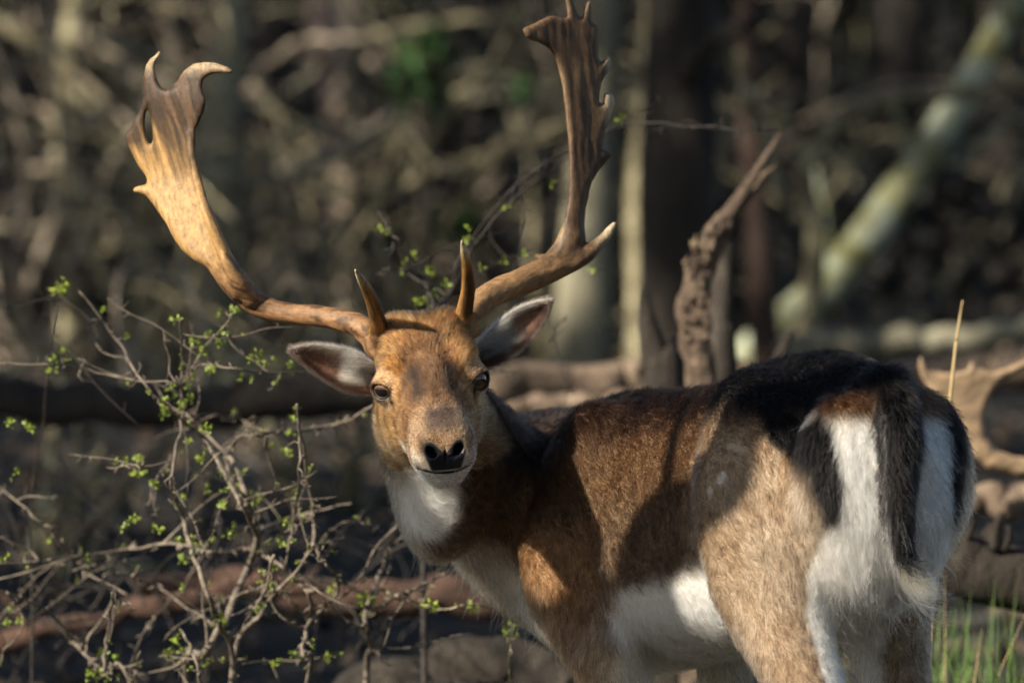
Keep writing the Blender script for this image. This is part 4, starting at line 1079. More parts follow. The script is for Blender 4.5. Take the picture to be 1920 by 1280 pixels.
bushes = [('lichen covered bush behind the hooked left antler', 250, 8.2, 9, 1.9, 1.3, M_LICHEN, 1), ('sprawling bare bush behind the left palm', 60, 9.2, 8, 2.0, 1.4, M_TAN, 2),
          ('bare bush of crossing olive stems between the antlers', 640, 9.0, 10, 1.9, 1.5, M_LICHEN, 3), ('tan dead bush behind the forehead tines', 800, 10.5, 9, 2.0, 1.5, M_TAN, 4),
          ('dead bush behind the upright antler palm', 1010, 9.8, 7, 1.9, 1.3, M_LICHEN, 5), ('thin olive bush above the leaning mossy trunk', 1700, 11.0, 7, 2.0, 1.3, M_LICHEN, 6),
          ('shaded bare bush behind the snag', 1420, 12.0, 6, 1.9, 1.2, M_BARK, 7), ('low tan scrub behind the cheek and shrub', 480, 11.5, 9, 1.5, 1.6, M_TAN, 8),
          ('dusky bush at the back of the thicket by the grey trunk', 140, 12.5, 9, 1.9, 1.4, M_LICHEN, 9), ('low scrub behind the crossing shrub stems', 330, 5.2, 8, .8, 1.8, M_TAN, 21), ('low olive scrub under the dark fallen log', 120, 4.6, 8, .7, 1.8, M_LICHEN, 22), ('low scrub below the jaw beyond the shrub', 620, 5.6, 8, .8, 1.8, M_LICHEN, 23), ('scrub past the rump by the pale log', 1880, 12.0, 7, 1.7, 1.3, M_TAN, 10)]
for b in bushes: bare_bush(*b)

def tangle(label, x, Y, paths, seed, mat, nrand=26):
    foot = to_ground(P(x, 640, Y)[0], Y)
    t = empty('dead_tree', tuple(foot), label, 'dead tree')
    limb('trunk', np.vstack([foot[None], pts_px([(x + 5, 500), (x - 12, 250), (x + 10, -40), (x, -400)], Y)]), .035, .022, mat, t, 12, 30, .2, seed)
    rs_ = np.random.default_rng(seed * 31); nfix = len(paths)
    for k in range(nrand):
        x0, y0 = rs_.uniform(x - 420, x + 420), rs_.uniform(-30, 640); ang = rs_.uniform(0, 6.28); pp = [(x0, y0)]
        for m in range(4):
            ang += rs_.normal(0, .5); st_ = rs_.uniform(40, 110); pp.append((pp[-1][0] + math.cos(ang) * st_, pp[-1][1] + math.sin(ang) * st_ * .8))
        paths = paths + [(pp, rs_.uniform(.005, .012))]
    for i, (pp, r) in enumerate(paths):
        limb('branch', pts_px([(a, b, .5 * math.sin(seed + i * 2.4)) for a, b in pp], Y), r, r * .6, [M_LICHEN, M_BARK, M_TAN, M_BARK, M_PALE][(i + seed) % 5] if i >= nfix else [M_LICHEN, M_TAN, M_PALE][i % 3], t, 9, 24, .25, seed + i, .02)
tangle('dead tree of crossing lichen branches behind the hooked left antler', 130, 10.0, [([(-60, 10), (40, 70), (110, 95), (165, 112)], .020), ([(130, 45), (200, 95), (258, 138)], .024), ([(255, 135), (272, 170), (300, 230), (335, 310)], .014),
       ([(100, 130), (150, 185), (200, 215), (245, 300)], .015), ([(20, 320), (180, 315), (245, 255)], .012), ([(-20, 425), (80, 430), (200, 395)], .013), ([(150, 480), (280, 450), (350, 435)], .012), ([(130, 250), (60, 200), (-30, 190)], .013), ([(135, 330), (210, 400), (300, 500)], .010), ([(130, 20), (220, -10), (330, 10), (400, 40)], .012)], 5, M_LICHEN)
tangle('dead tree of sunlit crossing branches between the two antlers', 655, 10.4, [([(480, 160), (520, 240), (560, 300), (600, 330), (690, 320)], .017), ([(425, 368), (520, 330), (590, 290), (650, 270), (740, 215), (835, 168)], .016), ([(780, 176), (880, 182), (955, 187)], .018),
       ([(790, 256), (860, 250), (925, 245)], .016), ([(470, 155), (530, 100), (590, 75), (690, 70)], .014), ([(380, 330), (470, 360), (560, 360), (650, 350), (730, 350)], .012), ([(560, 240), (600, 300), (645, 370)], .012), ([(690, 110), (760, 180), (800, 260), (850, 330)], .011),
       ([(630, 425), (700, 380), (780, 330), (830, 318)], .013), ([(590, 570), (630, 500), (650, 430), (655, 380)], .012), ([(780, 402), (870, 400), (935, 395)], .014), ([(655, 300), (700, 250), (760, 100), (800, 20)], .012), ([(660, 120), (720, 60), (860, 40), (1000, 20)], .013), ([(890, 380), (960, 300), (1000, 200), (1040, 160)], .011)], 8, M_TAN)
cl = empty('dead_branch', tuple(to_ground(P(180, 1010, 3.4)[0], 3.4)), 'curled dry tan branch on the ground behind the lower left of the shrub', 'branch')
limb('stem', pts_px([(120, 1030), (165, 990), (205, 950), (222, 905), (205, 870), (180, 862)], 3.4), .0065, .003, M_LOG, cl, 8, 26, .2, 3)
limb('fork', pts_px([(165, 990), (110, 975), (40, 985), (-40, 970)], 3.4), .006, .003, M_LOG, cl, 8, 20, .2, 4)

# ------------------------------------------------------------------ dark woodland behind and shade trees beside the glade
def leaf_cloud(c, rad, n, size, rs, flat=.75):
    d = nrm(rs.normal(0, 1, (n, 3))); rr = rs.random(n) ** (1 / 2.2)
    p = np.asarray(c) + d * rr[:, None] * np.asarray(rad)
    a = nrm(rs.normal(0, 1, (n, 3))); b = nrm(np.cross(a, rs.normal(0, 1, (n, 3))))
    s = size * rs.uniform(.5, 1.4, n)[:, None]
    w = .55
    return np.stack([p - a * s, p + b * s * w, p + a * s, p - b * s * w], 1).reshape(-1, 3)
def leaves_obj(name, vs, mat, parent=None):
    f = np.arange(len(vs)).reshape(-1, 4)
    return mesh_obj(name, vs, f, mat, parent, False)
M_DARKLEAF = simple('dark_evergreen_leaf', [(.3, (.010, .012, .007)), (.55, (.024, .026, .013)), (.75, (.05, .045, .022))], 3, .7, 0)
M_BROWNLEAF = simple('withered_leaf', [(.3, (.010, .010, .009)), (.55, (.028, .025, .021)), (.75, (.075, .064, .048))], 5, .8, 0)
M_GREENLEAF = simple('green_leaf', [(.3, (.012, .028, .008)), (.6, (.03, .07, .018)), (.8, (.06, .10, .03))], 5, .7, 0)
rs = np.random.default_rng(77)
parts = []
for k in range(150):
    Y = rs.uniform(16, 24); x = rs.uniform(-5.5, 5.5); z = rs.uniform(.6, 6.0)
    parts.append(leaf_cloud((x, Y, z + .3), (.9, .8, .8), 420, .09, rs))
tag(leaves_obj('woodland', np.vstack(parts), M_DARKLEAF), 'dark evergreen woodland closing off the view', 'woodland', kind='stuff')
parts = []
for k in range(60):
    Y = rs.uniform(9, 15); x = rs.uniform(-2.6, 2.6); z = float(gz(x, Y)) + rs.uniform(.1, .75)
    parts.append(leaf_cloud((x, Y, z), (.45, .4, .35), 130, .05, rs))
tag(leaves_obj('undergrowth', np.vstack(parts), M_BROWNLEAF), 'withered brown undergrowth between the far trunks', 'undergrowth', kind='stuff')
sh = empty('evergreen_shrub', tuple(to_ground(P(790, 640, 9.0)[0], 9.0)), 'green leafed shrub glowing behind the twigs between the antlers', 'shrub')
limb('stem', np.vstack([to_ground(P(790, 640, 9.0)[0], 9.0)[None], pts_px([(795, 400), (800, 150), (805, 80)], 9.0)]), .02, .006, M_BARK, sh, 8, 20)
leaves_obj('foliage', np.vstack([leaf_cloud(P(795, 140, 9.0), (.10, .1, .12), 130, .03, rs), leaf_cloud(P(760, 160, 9.1), (.06, .08, .05), 50, .03, rs), leaf_cloud(P(985, 160, 9.0), (.03, .05, .03), 30, .025, rs), leaf_cloud(P(850, 420, 9.2), (.09, .1, .07), 70, .03, rs)]), M_GREENLEAF, sh)

def shade_tree(label, foot, top, r, crowns, seed, n=1.0):
    rs = np.random.default_rng(seed)
    t = empty('shade_tree', tuple(to_ground(*foot)), label, 'tree')
    f = to_ground(*foot)
    limb('trunk', np.array([f, f * .6 + np.array(top) * .4 + rs.normal(0, .1, 3), np.array(top)]), r, r * .5, M_BARK, t, 14, 30)
    vs = []
    for c, rad, m in crowns:
        limb('branch', np.array([f * .35 + np.array(top) * .65, (np.array(top) + np.array(c)) / 2 + rs.normal(0, .15, 3), np.array(c)]), r * .45, r * .12, M_BARK, t, 8, 16)
        vs.append(leaf_cloud(c, rad, int(m * n), .085, rs))
    leaves_obj('crown', np.vstack(vs), M_DARKLEAF, t)
    return t
def up_sun(p, t): return np.asarray(p) + SUN * t
# crowns stand up-sun of the thicket, so that only flecks of light reach it
k = 0
crowns = {0: [], 1: [], 2: []}
LIT = [P(*q) for q in ((1520, 560, 8.0), (1640, 425, 8.0), (600, 310, 10.4), (900, 185, 10.4), (150, 90, 10.0), (1320, 500, 2.0), (1420, 340, 2.0), (1000, 715, 3.6))]   # openings in the canopy
for Y in np.arange(3.0, 17.1, 1.15):
    for X in np.arange(-2.6, 2.7, 1.15):
        z = rs.uniform(.3, 1.9); t = rs.uniform(8.5, 12.5)
        c = up_sun((X + rs.normal(0, .2), Y + rs.normal(0, .2), z), t)
        g = 0 if Y < 7 else 1 if Y < 12 else 2
        if any(np.linalg.norm(np.cross(c - L_, SUN)) < .62 for L_ in LIT): continue
        crowns[g].append((c, (.95, .95, .75), 420 if Y < 7 else 330))
for g, (foot, lab) in enumerate([((-8.5, -1.5), 'evergreen beside the glade shading the near thicket'), ((-9.5, 3.0), 'evergreen beside the glade shading the middle of the thicket'), ((-9.5, 8.5), 'evergreen beside the glade shading the far woodland')]):
    cen = np.mean([c for c, r, m in crowns[g]], 0)
    shade_tree(lab, foot, (cen[0], cen[1], cen[2] - .5), .22, crowns[g], 300 + g, CANOPY)
# ------------------------------------------------------------------ leaning tree whose shadow lies across the buck (stands outside the picture, up-sun)
_px, _py = proj(bv); _fc = (bn * nrm(CAM - bv)).sum(1) > .05
def surf(x, y):
    d = np.hypot(_px - x, _py - y) + np.where(_fc, 0, 1e6)
    c = np.argsort(d)[:40]; c = c[d[c] < 9] if (d[c] < 9).any() else c[:1]
    return bv[c[np.argmin(bv[c, 1])]]
S1, S2, S3 = surf(1500, 742), surf(1330, 900), surf(1215, 1015)
TS = 2.3
q1, q2, q3 = up_sun(S1, TS), up_sun(S2, TS), up_sun(S3, TS)
dirn = nrm(q1 - q3)
dz = np.array([0, 0, 1.0]); hh = nrm(np.array([SUN[1], -SUN[0], 0]))
foot = np.array([q3[0] + .03, q3[1] - .02, -.05])
lt = empty('leaning_tree', (foot[0], foot[1], 0.0), 'bent tree beside the glade whose leaning trunk throws its shadow over the flank', 'tree')
limb('trunk', np.array([foot, q3 - dz * 1.3 + hh * .06, q3 - dz * .7 + hh * .06, q3 - dz * .28 + hh * .05, q3, q2, q1, q1 + dirn * .8, q1 + dirn * 1.8]), .088, .030, M_BARK, lt, 18, 80, .16, 61)
def shade_branch(px_pts, base, r0, r1, t=TS):
    p = np.array([base] + [up_sun(surf(*q), t) for q in px_pts]); limb('branch', p, r0, r1, M_BARK, lt, 10, 34, .15, 63)
for args in SHADE: 
    shade_branch(args[0], q3 - dz * args[1], args[2], args[3])
rs = np.random.default_rng(5)
vs_ = [leaf_cloud(up_sun(surf(x, y), TS), (r, r, r), n, .022, rs) for x, y, r, n in SHADE_LEAVES]
vs_.append(leaf_cloud(q1 + dirn * 1.8 + np.array([0, 0, .4]), (.5, .5, .4), 900, .05, rs))
leaves_obj('crown', np.vstack(vs_), M_DARKLEAF, lt)

# ------------------------------------------------------------------ budding hawthorn shrubs
M_BUD, _nt, _bs = new_mat('young_leaf')
_f = noise_tex(_nt, 40, 3); _c = ramp(_nt, _f, [(.3, (.12, .17, .02)), (.55, (.25, .31, .04)), (.8, (.38, .40, .08))])
_nt.links.new(_c, _bs.inputs['Base Color']); _bs.inputs['Roughness'].default_value = .5
_tr = _nt.nodes.new('ShaderNodeBsdfTranslucent'); _nt.links.new(_c, _tr.inputs[0])
_mx = _nt.nodes.new('ShaderNodeMixShader'); _mx.inputs[0].default_value = .35
_nt.links.new(_bs.outputs[0], _mx.inputs[1]); _nt.links.new(_tr.outputs[0], _mx.inputs[2]); _nt.links.new(_mx.outputs[0], _nt.nodes['Material Output'].inputs[0])
def leaf_tuft_mesh(seed):
    rs = np.random.default_rng(seed); V = []; F = []
    for k in range(rs.integers(4, 8)):
        L = rs.uniform(.008, .0145); W = L * rs.uniform(.55, .8)
        d = nrm(rs.normal(0, 1, 3) + np.array([0, 0, .6])); sd_ = nrm(np.cross(d, rs.normal(0, 1, 3))); up = np.cross(sd_, d)
        prof = [(0, .04), (.3, .45), (.42, .9), (.55, .6), (.72, .95), (.84, .5), (1.0, .08)]
        o = len(V); b = d * rs.uniform(.001, .004)
        for t, w_ in prof:
            bend = up * (-.25 * L * t * t)
            c = b + d * L * t + bend
            V += [c + sd_ * W / 2 * w_ + up * W * .22 * w_, c, c - sd_ * W / 2 * w_ + up * W * .22 * w_]
        for i in range(len(prof) - 1):
            r = o + 3 * i
            F += [[r, r + 1, r + 4, r + 3], [r + 1, r + 2, r + 5, r + 4]]
    me = bpy.data.meshes.new('leaf_tuft'); me.from_pydata([tuple(v) for v in V], [], F); me.update(); me.materials.append(M_BUD)
    me.polygons.foreach_set('use_smooth', np.ones(len(me.polygons), bool))
    return me
TUFTS = [leaf_tuft_mesh(900 + k) for k in range(8)]
def put_tuft(pos, parent, scale=1.0):
    o = bpy.data.objects.new('leaf_tuft', TUFTS[random.randrange(len(TUFTS))]); col.objects.link(o)
    o.parent = parent
    o.location = Vector(pos) - parent.location; o.rotation_euler = (random.uniform(-.6, .6), random.uniform(-.6, .6), random.uniform(0, 6.3))
    s = scale * random.uniform(.75, 1.3); o.scale = (s, s, s)
def twiggy(paths, t, mat, seed, conv, nspur=3.0, tufts=None, tuft_rate=.5, side=4.5):
    rs = np.random.default_rng(seed); lines = []
    for k, (pts, Y, r0, r1) in enumerate(paths):
        pp = [conv(*q) for q in pts]
        base = [P(x, y, Y + .10 * math.sin(i * 1.7 + k)) for i, (x, y) in enumerate(pp)]
        q = spline(np.array(base), 7 * len(base))
        s = np.arange(len(q)); jit = np.stack([vnoise(np.stack([s * .45, s * 0 + k * 5.1 + c * 9, s * 0], -1), 1.0, seed + c) - .5 for c in range(3)], -1)
        q = q + jit * .005
        parts = [tube(q, np.linspace(r0, r1, len(q)) * .72, 7, .16, k, 120)]
        L = np.linalg.norm(np.diff(q, axis=0), axis=1).sum()
        for m in range(int(L * nspur * 10 * rs.uniform(.7, 1.3))):
            i = rs.integers(1, len(q) - 1); d = nrm(rs.normal(0, 1, 3)); l = rs.uniform(.006, .022)
            e = np.array([q[i], q[i] + d * l * .6 + rs.normal(0, .001, 3), q[i] + nrm(d + rs.normal(0, .4, 3)) * l])
            parts.append(tube(e, [r1 * .6 + .0004, r1 * .4 + .0004, .0004], 5))
            if tuft_rate and rs.random() < tuft_rate: lines.append(e[-1])
        for m in range(int(L * side * rs.uniform(.7, 1.3))):
            i = rs.integers(2, len(q) - 1); d = nrm(rs.normal(0, 1, 3) * [1, .5, 1]); l = rs.uniform(.05, .20); e = [q[i]]
            for h_ in range(4):
                d = nrm(d + rs.normal(0, .22, 3)); e.append(e[-1] + d * l / 4)
            e = spline(np.array(e), 13); parts.append(tube(e, np.linspace(max(r1 * .6, .0011), .0005, 13), 5, .15, m, 120))
            for h_ in range(rs.integers(2, 6)):
                g = e[rs.integers(2, 12)]; d2_ = nrm(rs.normal(0, 1, 3)); parts.append(tube(np.array([g, g + d2_ * .006, g + d2_ * rs.uniform(.008, .02)]), [.0008, .0006, .0003], 4))
                if tuft_rate and rs.random() < tuft_rate * .5: lines.append(g + d2_ * .01)
        v, f = join_parts(parts); mesh_obj('branch', v, f, mat, t)
    rs.shuffle(lines); return lines
cv6 = lambda u, v: (u * .594, 520 + v * .594)
ident = lambda u, v: (u, v)
foot = to_ground(P(430, 1500, .85)[0], .85, .02)
shrub = empty('hawthorn_shrub', tuple(foot), 'budding hawthorn shrub with small bright green leaves left of the buck', 'shrub')
fpx, fpy = proj(np.array(foot)[None]); fp = ((fpx[0]) / .594, (fpy[0] - 520) / .594)
PATHS = [([fp, (738, 1290), (690, 1090), (650, 990), (600, 850), (570, 740), (545, 660), (555, 560), (575, 440), (575, 300), (570, 130)], .75, .0060, .0016),
         ([fp, (590, 1290), (650, 1180), (720, 1060), (790, 900), (812, 800), (775, 690), (735, 590), (715, 560)], .95, .0085, .0048),
         ([(715, 560), (760, 505), (850, 492), (1000, 480), (1100, 450), (1180, 405)], .95, .0052, .0030),
         ([(812, 815), (770, 730), (720, 640), (660, 530), (590, 460), (460, 345), (380, 215), (250, 40)], .85, .0050, .0012),
         ([(720, 640), (690, 590), (640, 500), (600, 430)], .82, .0036, .0016),
         ([fp, (730, 1275), (830, 1050), (930, 930), (1000, 850), (1090, 820)], .80, .0062, .0020),
         ([(990, 845), (985, 720), (960, 560), (935, 400)], .72, .0044, .0026),
         ([(910, 870), (930, 740), (945, 600), (945, 500)], .70, .0036, .0018),
         ([fp, (970, 1290), (955, 1190), (980, 1090), (1070, 990), (1040, 920), (1000, 860)], .78, .0056, .0026),
         ([(980, 1085), (975, 1000), (930, 950)], .85, .0044, .0030), ([(980, 1085), (900, 1000), (860, 960)], .9, .0040, .0018),
         ([(0, 905), (200, 890), (400, 855), (560, 845), (680, 870), (740, 862), (800, 860), (900, 920)], 1.0, .0018, .0042),
         ([(140, 265), (260, 290), (400, 320), (530, 330), (575, 345)], .8, .0012, .0022), ([(585, 320), (650, 220), (700, 160), (745, 105)], .7, .0026, .0012),
         ([(580, 330), (640, 275), (760, 290), (870, 300), (985, 298)], .75, .0024, .0014), ([(0, 660), (100, 750), (190, 830), (260, 920), (400, 1000)], 1.1, .0016, .0026),
         ([(340, 605), (440, 590), (530, 640), (548, 665)], .75, .0012, .0020), ([(-30, 985), (150, 1050), (230, 1150), (330, 1245), (420, 1300), fp], .9, .0022, .0040),
         ([(355, 990), (340, 1130), (325, 1240)], .7, .0030, .0032), ([(352, 1022), (385, 1026), (415, 1030)], .7, .0018, .0014), ([(425, 1290), (440, 1180)], .75, .0028, .0014), ([(570, 1105), (610, 1190), (640, 1300)], .75, .0020, .0034),
         ([(500, 1190), (620, 1200), (760, 1212), (950, 1210), (1055, 1190)], .85, .0016, .0018), ([(862, 880), (840, 980), (800, 1030), (735, 1065)], .72, .0034, .0022),
         ([(815, 800), (880, 770), (980, 740), (1110, 712)], 1.1, .0040, .0014), ([(370, 930), (500, 980), (620, 1060), (690, 1100)], 1.0, .0014, .0024), ([(-20, 1090), (100, 960), (180, 900), (260, 880)], 1.2, .0014, .0024),
         ([(545, 560), (490, 650), (470, 720)], 1.0, .0022, .0010), ([(0, 1195), (70, 1100), (60, 1040)], .9, .0020, .0010), ([(230, 920), (330, 905), (480, 880)], 1.2, .0020, .0016), ([(860, 490), (800, 470), (740, 440), (600, 430)], 1.2, .0016, .0010),
         ([(690, 1090), (700, 1020), (790, 990), (850, 970)], .9, .0016, .0024), ([(640, 880), (560, 1000), (470, 1090), (420, 1200)], 1.2, .0018, .0012), ([(1000, 860), (1040, 800), (1120, 770), (1210, 800)], 1.1, .0018, .0010)]
spots = twiggy(PATHS, shrub, M_TWIG, 400, cv6, 3.2, None, .22)
TUFT_UV = [(735, 105), (750, 95), (700, 120), (655, 185), (690, 210), (640, 240), (795, 255), (845, 270), (920, 270), (665, 290), (775, 320), (885, 320), (210, 255), (155, 290), (25, 455), (100, 480), (85, 470), (375, 580), (455, 580), (540, 360), (555, 400), (520, 430), (600, 390), (640, 470), (670, 475), (600, 520), (640, 570), (650, 665), (710, 690), (705, 720), (800, 690), (815, 710), (760, 610), (735, 790), (720, 800), (565, 820), (645, 830), (575, 880), (585, 985), (940, 450), (915, 420), (925, 490), (905, 550), (985, 605), (935, 655), (915, 705), (900, 770), (860, 905), (825, 930), (885, 850), (850, 980), (1070, 955), (1040, 990), (1145, 1020), (690, 1075), (800, 1045), (560, 1135), (530, 1180), (350, 1200), (310, 1255), (280, 1260), (345, 1260), (930, 1190), (1050, 1190), (880, 1220), (1020, 1215), (70, 1075), (15, 1100), (15, 885), (40, 640), (430, 770), (500, 790), (380, 790), (260, 870), (320, 105), (555, 150), (195, 25), (610, 320), (625, 200), (545, 340), (530, 390), (585, 690), (440, 610), (480, 650)]
for u, v in TUFT_UV:
    x, y = cv6(u, v)
    for k in range(2): put_tuft(P(x + random.gauss(0, 6), y + random.gauss(0, 6), random.uniform(.68, .95)), shrub, .58)
for s_ in spots[:110]: put_tuft(s_, shrub, .4)
foot2 = to_ground(P(1155 * .594, 1420, 1.0)[0], 1.0, .02); f2x, f2y = proj(np.array(foot2)[None])
sh2 = empty('hawthorn_shrub', tuple(foot2), 'single grey hawthorn stem with few buds rising under the throat', 'shrub')
twiggy([([(f2x[0] / .594, (f2y[0] - 520) / .594), (1160, 1290), (1172, 1180), (1155, 1080), (1190, 960), (1230, 850), (1275, 700)], .95, .0080, .0030), ([(1165, 1060), (1210, 1030), (1260, 1000), (1400, 940), (1480, 900)], .95, .0046, .0026)], sh2, M_TWIG, 410, cv6, 2.0, None, 0)
twiggy([([(752, 1123), (790, 1132), (820, 1143), (870, 1135), (940, 1138)], .9, .0022, .0016), ([(700, 1100), (725, 1110), (752, 1123)], .95, .0024, .0022), ([(958, 1280), (955, 1220), (962, 1170)], .8, .0014, .0008)], sh2, M_LICHEN, 411, ident, 2.5, None, 0)
for x, y in [(680, 1130), (690, 1120), (960, 1172), (950, 1190), (968, 1195), (957, 1160), (810, 1130), (888, 1135), (685, 1145)]: put_tuft(P(x, y, random.uniform(.8, .95)), sh2, .8)
# twigs behind the head, between and behind the antlers
foot3 = to_ground(P(800, 900, 1.3)[0], 1.3, .02)
sh3 = empty('hawthorn_shrub', tuple(foot3), 'dark arching hawthorn twigs with opening buds behind the head and antlers', 'shrub')
f3x, f3y = proj(np.array(foot3)[None])
twiggy([([(f3x[0], f3y[0]), (790, 900), (795, 700), (802, 605), (835, 560)], 1.25, .0075, .0040), ([(835, 560), (880, 455), (960, 358), (1065, 285), (1180, 238), (1300, 235), (1400, 244), (1468, 246)], 1.3, .0036, .0010),
        ([(835, 560), (905, 440), (990, 352), (1068, 298), (1120, 270)], 1.25, .0032, .0012), ([(712, 395), (735, 440), (748, 480), (765, 510), (800, 540), (815, 580)], 1.1, .0014, .0030),
        ([(703, 514), (750, 505), (790, 518), (835, 555)], 1.1, .0012, .0024), ([(890, 520), (960, 480), (1060, 470), (1120, 515)], 1.4, .0020, .0012), ([(1030, 640), (1045, 615), (1062, 590)], 1.2, .0018, .0008), ([(975, 350), (985, 420), (965, 520), (950, 600)], 1.5, .0014, .0012), ([(930, 690), (960, 700), (968, 718)], 1.2, .0016, .0008), ([(1140, 245), (1190, 215), (1240, 190)], 1.3, .0014, .0006)], sh3, M_TWIGDARK, 420, ident, 2.6, None, 0)
for x, y in [(718, 428), (722, 436), (765, 490), (773, 486), (745, 520), (800, 505), (815, 520), (835, 530), (785, 565), (795, 558), (800, 590), (790, 597), (806, 570), (880, 430), (900, 505), (940, 490), (1030, 350), (1060, 500), (1108, 512), (985, 470), (812, 545), (755, 502), (870, 445), (1118, 515), (955, 385), (1175, 235)]:
    put_tuft(P(x + random.gauss(0, 4), y + random.gauss(0, 4), random.uniform(1.0, 1.25)), sh3, .6)
sprig = empty('leaf_sprig', tuple(to_ground(P(60, 900, 1.15)[0], 1.15)), 'thin bare shoot with one leaf sprig beside the left antler', 'sprig')
twiggy([([(proj(np.array(sprig.location)[None])[0][0], proj(np.array(sprig.location)[None])[1][0]), (60, 1000), (85, 760), (105, 600), (116, 535)], 1.15, .0030, .0007)], sprig, M_TWIGDARK, 430, ident, 1.2, None, 0)
for k in range(4): put_tuft(P(116 + random.gauss(0, 6), 537 + random.gauss(0, 6), 1.15), sprig, .9)

# dark brambles low on the ground behind the shrub
rs = np.random.default_rng(88)
bf = to_ground(P(330, 1300, 1.9)[0], 1.9)
br_ = empty('bramble', tuple(bf), 'dark tangled bare brambles on the ground behind the budding shrub', 'bramble')
bp = []
for k in range(34):
    x0 = rs.uniform(-60, 760); y0 = rs.uniform(1050, 1330); ang = rs.uniform(-2.6, -.5); pp = [(x0, y0)]
    for m in range(4):
        ang += rs.normal(0, .4); st_ = rs.uniform(30, 90); pp.append((pp[-1][0] + math.cos(ang) * st_, pp[-1][1] + math.sin(ang) * st_ * .8))
    bp.append((pp, rs.uniform(1.4, 2.3), .0034, .0012))
twiggy(bp, br_, M_TWIGDARK, 440, ident, 2.0, None, 0, 5.0)

# ------------------------------------------------------------------ grass and leaf litter
M_GRASS = simple('grass_blade', [(.3, (.035, .075, .012)), (.6, (.085, .15, .03)), (.8, (.20, .20, .06))], 18, .6, 0)
M_STRAW = simple('dry_straw', [(.3, (.28, .20, .09)), (.7, (.46, .35, .17))], 30, .7, 0)
def blades(n, fx, seed, hmin, hmax, wid):
    rs = np.random.default_rng(seed); V = []; F = []
    for k in range(n):
        x, y = fx(rs); z = float(gz(x, y)); h = rs.uniform(hmin, hmax); ang = rs.uniform(0, 6.3); ln = rs.uniform(.05, .45) * h
        w_ = wid * rs.uniform(.6, 1.3); t = np.array([math.cos(ang), math.sin(ang), 0]); sdv = np.array([-t[1], t[0], 0]); o = len(V)
        for s in np.linspace(0, 1, 6):
            c = np.array([x, y, z]) + np.array([0, 0, h * (s - .18 * s * s * ln / h)]) + t * ln * s * s
            V += [c + sdv * w_ * (1 - s ** 2 * .95), c - sdv * w_ * (1 - s ** 2 * .95)]
        F += [[o + 2 * i, o + 2 * i + 1, o + 2 * i + 3, o + 2 * i + 2] for i in range(5)]
    return V, F
v, f = blades(760, lambda r: (r.uniform(.52, 1.05), r.uniform(.85, 1.6)), 1, .30, .54, .0026)
tag(mesh_obj('grass', v, f, M_GRASS), 'tall green grass growing beside the hind legs', 'grass', kind='stuff')
v, f = blades(60, lambda r: (r.uniform(.5, .95), r.uniform(.8, 1.4)), 2, .30, .60, .0016)
tag(mesh_obj('dry_grass', v, f, M_STRAW), 'dry straw stems among the green grass', 'grass', kind='stuff')
g0 = to_ground(P(1715, 900, .9)[0], .9)
st = empty('grass_stalk', tuple(g0), 'single tall dry grass stalk standing beyond the rump', 'grass stalk')
limb('stem', np.vstack([g0[None], pts_px([(1758, 950), (1780, 760), (1793, 640)], .9)]), .0032, .0022, M_STRAW, st, 7, 24, .1)
limb('tip', pts_px([(1793, 640), (1799, 600), (1805, 563)], .9), .0021, .0010, M_STRAW, st, 7, 10, .1)
rs = np.random.default_rng(17); n = 5200
lx = rs.uniform(-2.2, 2.2, n); ly = 1.6 + rs.random(n) ** 1.3 * 11
c = np.stack([lx, ly, gz(lx, ly) + rs.uniform(.004, .03, n)], -1)
a = nrm(rs.normal(0, 1, (n, 3)) * [1, 1, .45]); b = nrm(np.cross(a, rs.normal(0, .5, (n, 3)) + [0, 0, 1])); s = rs.uniform(.015, .04, n)[:, None]
u = nrm(np.cross(a, b)) * s * .3
vs_ = np.stack([c - a * s, c + b * s * .5 + u, c + a * s, c - b * s * .5 + u], 1).reshape(-1, 3)
M_LITTER = simple('dry_leaf', [(.3, (.04, .029, .020)), (.5, (.11, .078, .052)), (.7, (.21, .155, .105)), (.85, (.27, .225, .15))], 8, .8, 0)
tag(leaves_obj('leaf_litter', vs_, M_LITTER), 'brown dry leaves lying over the forest floor', 'leaf litter', kind='stuff')

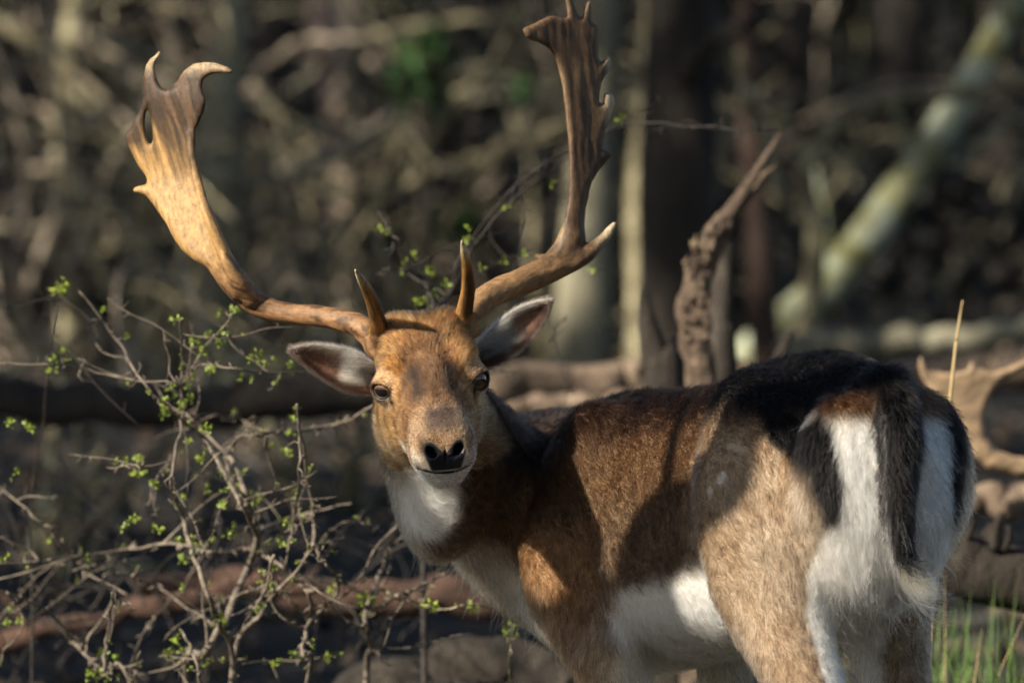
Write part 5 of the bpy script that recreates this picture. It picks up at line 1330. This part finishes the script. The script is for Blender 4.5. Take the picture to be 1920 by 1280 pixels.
# ------------------------------------------------------------------ the second buck, seen only by the antler past the rump
d2 = empty('fallow_deer', tuple(to_ground(1.35, 1.5, 0)), 'second buck of which one tan palmed antler shows beyond the rump', 'deer')
OUT2 = [(1990, 915), (1900, 893), (1855, 880), (1825, 858), (1806, 825), (1797, 790), (1775, 760), (1745, 735), (1728, 710), (1722, 685), (1726, 664), (1733, 680), (1742, 694), (1775, 698), (1812, 694), (1823, 676), (1832, 690), (1862, 697), (1890, 688), (1920, 674), (1960, 650), (1985, 630), (1990, 640), (1965, 664), (1920, 692), (1885, 708), (1866, 726), (1853, 750), (1845, 790), (1850, 820), (1868, 842), (1900, 855), (1990, 862)]
antler('antler', OUT2, [], (1680, 580, 2080, 960), lambda px, py: 1.12 + (np.asarray(px) - 1830) * .2 / 1440 + 0 * np.asarray(py, float), lambda px, py: np.interp(py, [640, 780, 880], [.008, .009, .016]),
       [[(1960, 885, 1.14, 24), (2010, 892, 1.16, 24), (2050, 915, 1.18, 26)]], lambda v: np.tile(np.array([.27, .185, .11]), (len(v), 1)) * (.7 + .6 * fbm(v, 40, 3))[:, None], d2, .9)
hp = P(2075, 960, 1.2)
def sdf2(p):
    p = p.astype(np.float64)
    d = sd_ell(p, (1.42, 1.55, .62), (.40, .16, .19))
    d = smin(d, sd_chain(p, [(np.array([1.12, 1.48, .66]), .13), (np.array([.97, 1.36, .74]), .09), (hp + np.array([.05, .03, -.02]), .07)]), .06)
    d = smin(d, sd_chain(p, [(hp + np.array([.03, .02, .0]), .062), (hp + np.array([.0, .10, -.06]), .05), (hp + np.array([-.03, .19, -.12]), .033)]), .03)
    d = smin(d, sd_ell(p, hp + np.array([.10, .0, .03]), (.06, .012, .03)), .01)
    for x, y in ((1.15, 1.45), (1.17, 1.63), (1.70, 1.47), (1.68, 1.65)):
        d = smin(d, sd_chain(p, [(np.array([x, y, .6]), .075), (np.array([x + .03, y, .36]), .035), (np.array([x - .01, y, .06]), .020), (np.array([x - .02, y, .02]), .022)]), .04)
    return d
v, q = surface_nets(sdf2, (.75, 1.0, -.02), (1.95, 1.9, 1.05), .014)
v = project(sdf2, v, 1)
mesh_obj('body', v, q, M_COAT, d2, True, {'coat': mixc(np.tile(np.array([.20, .12, .06]), (len(v), 1)), [.6, .55, .48], sstep(v[:, 2], .55, .46)), 'naked': np.zeros((len(v), 3))})
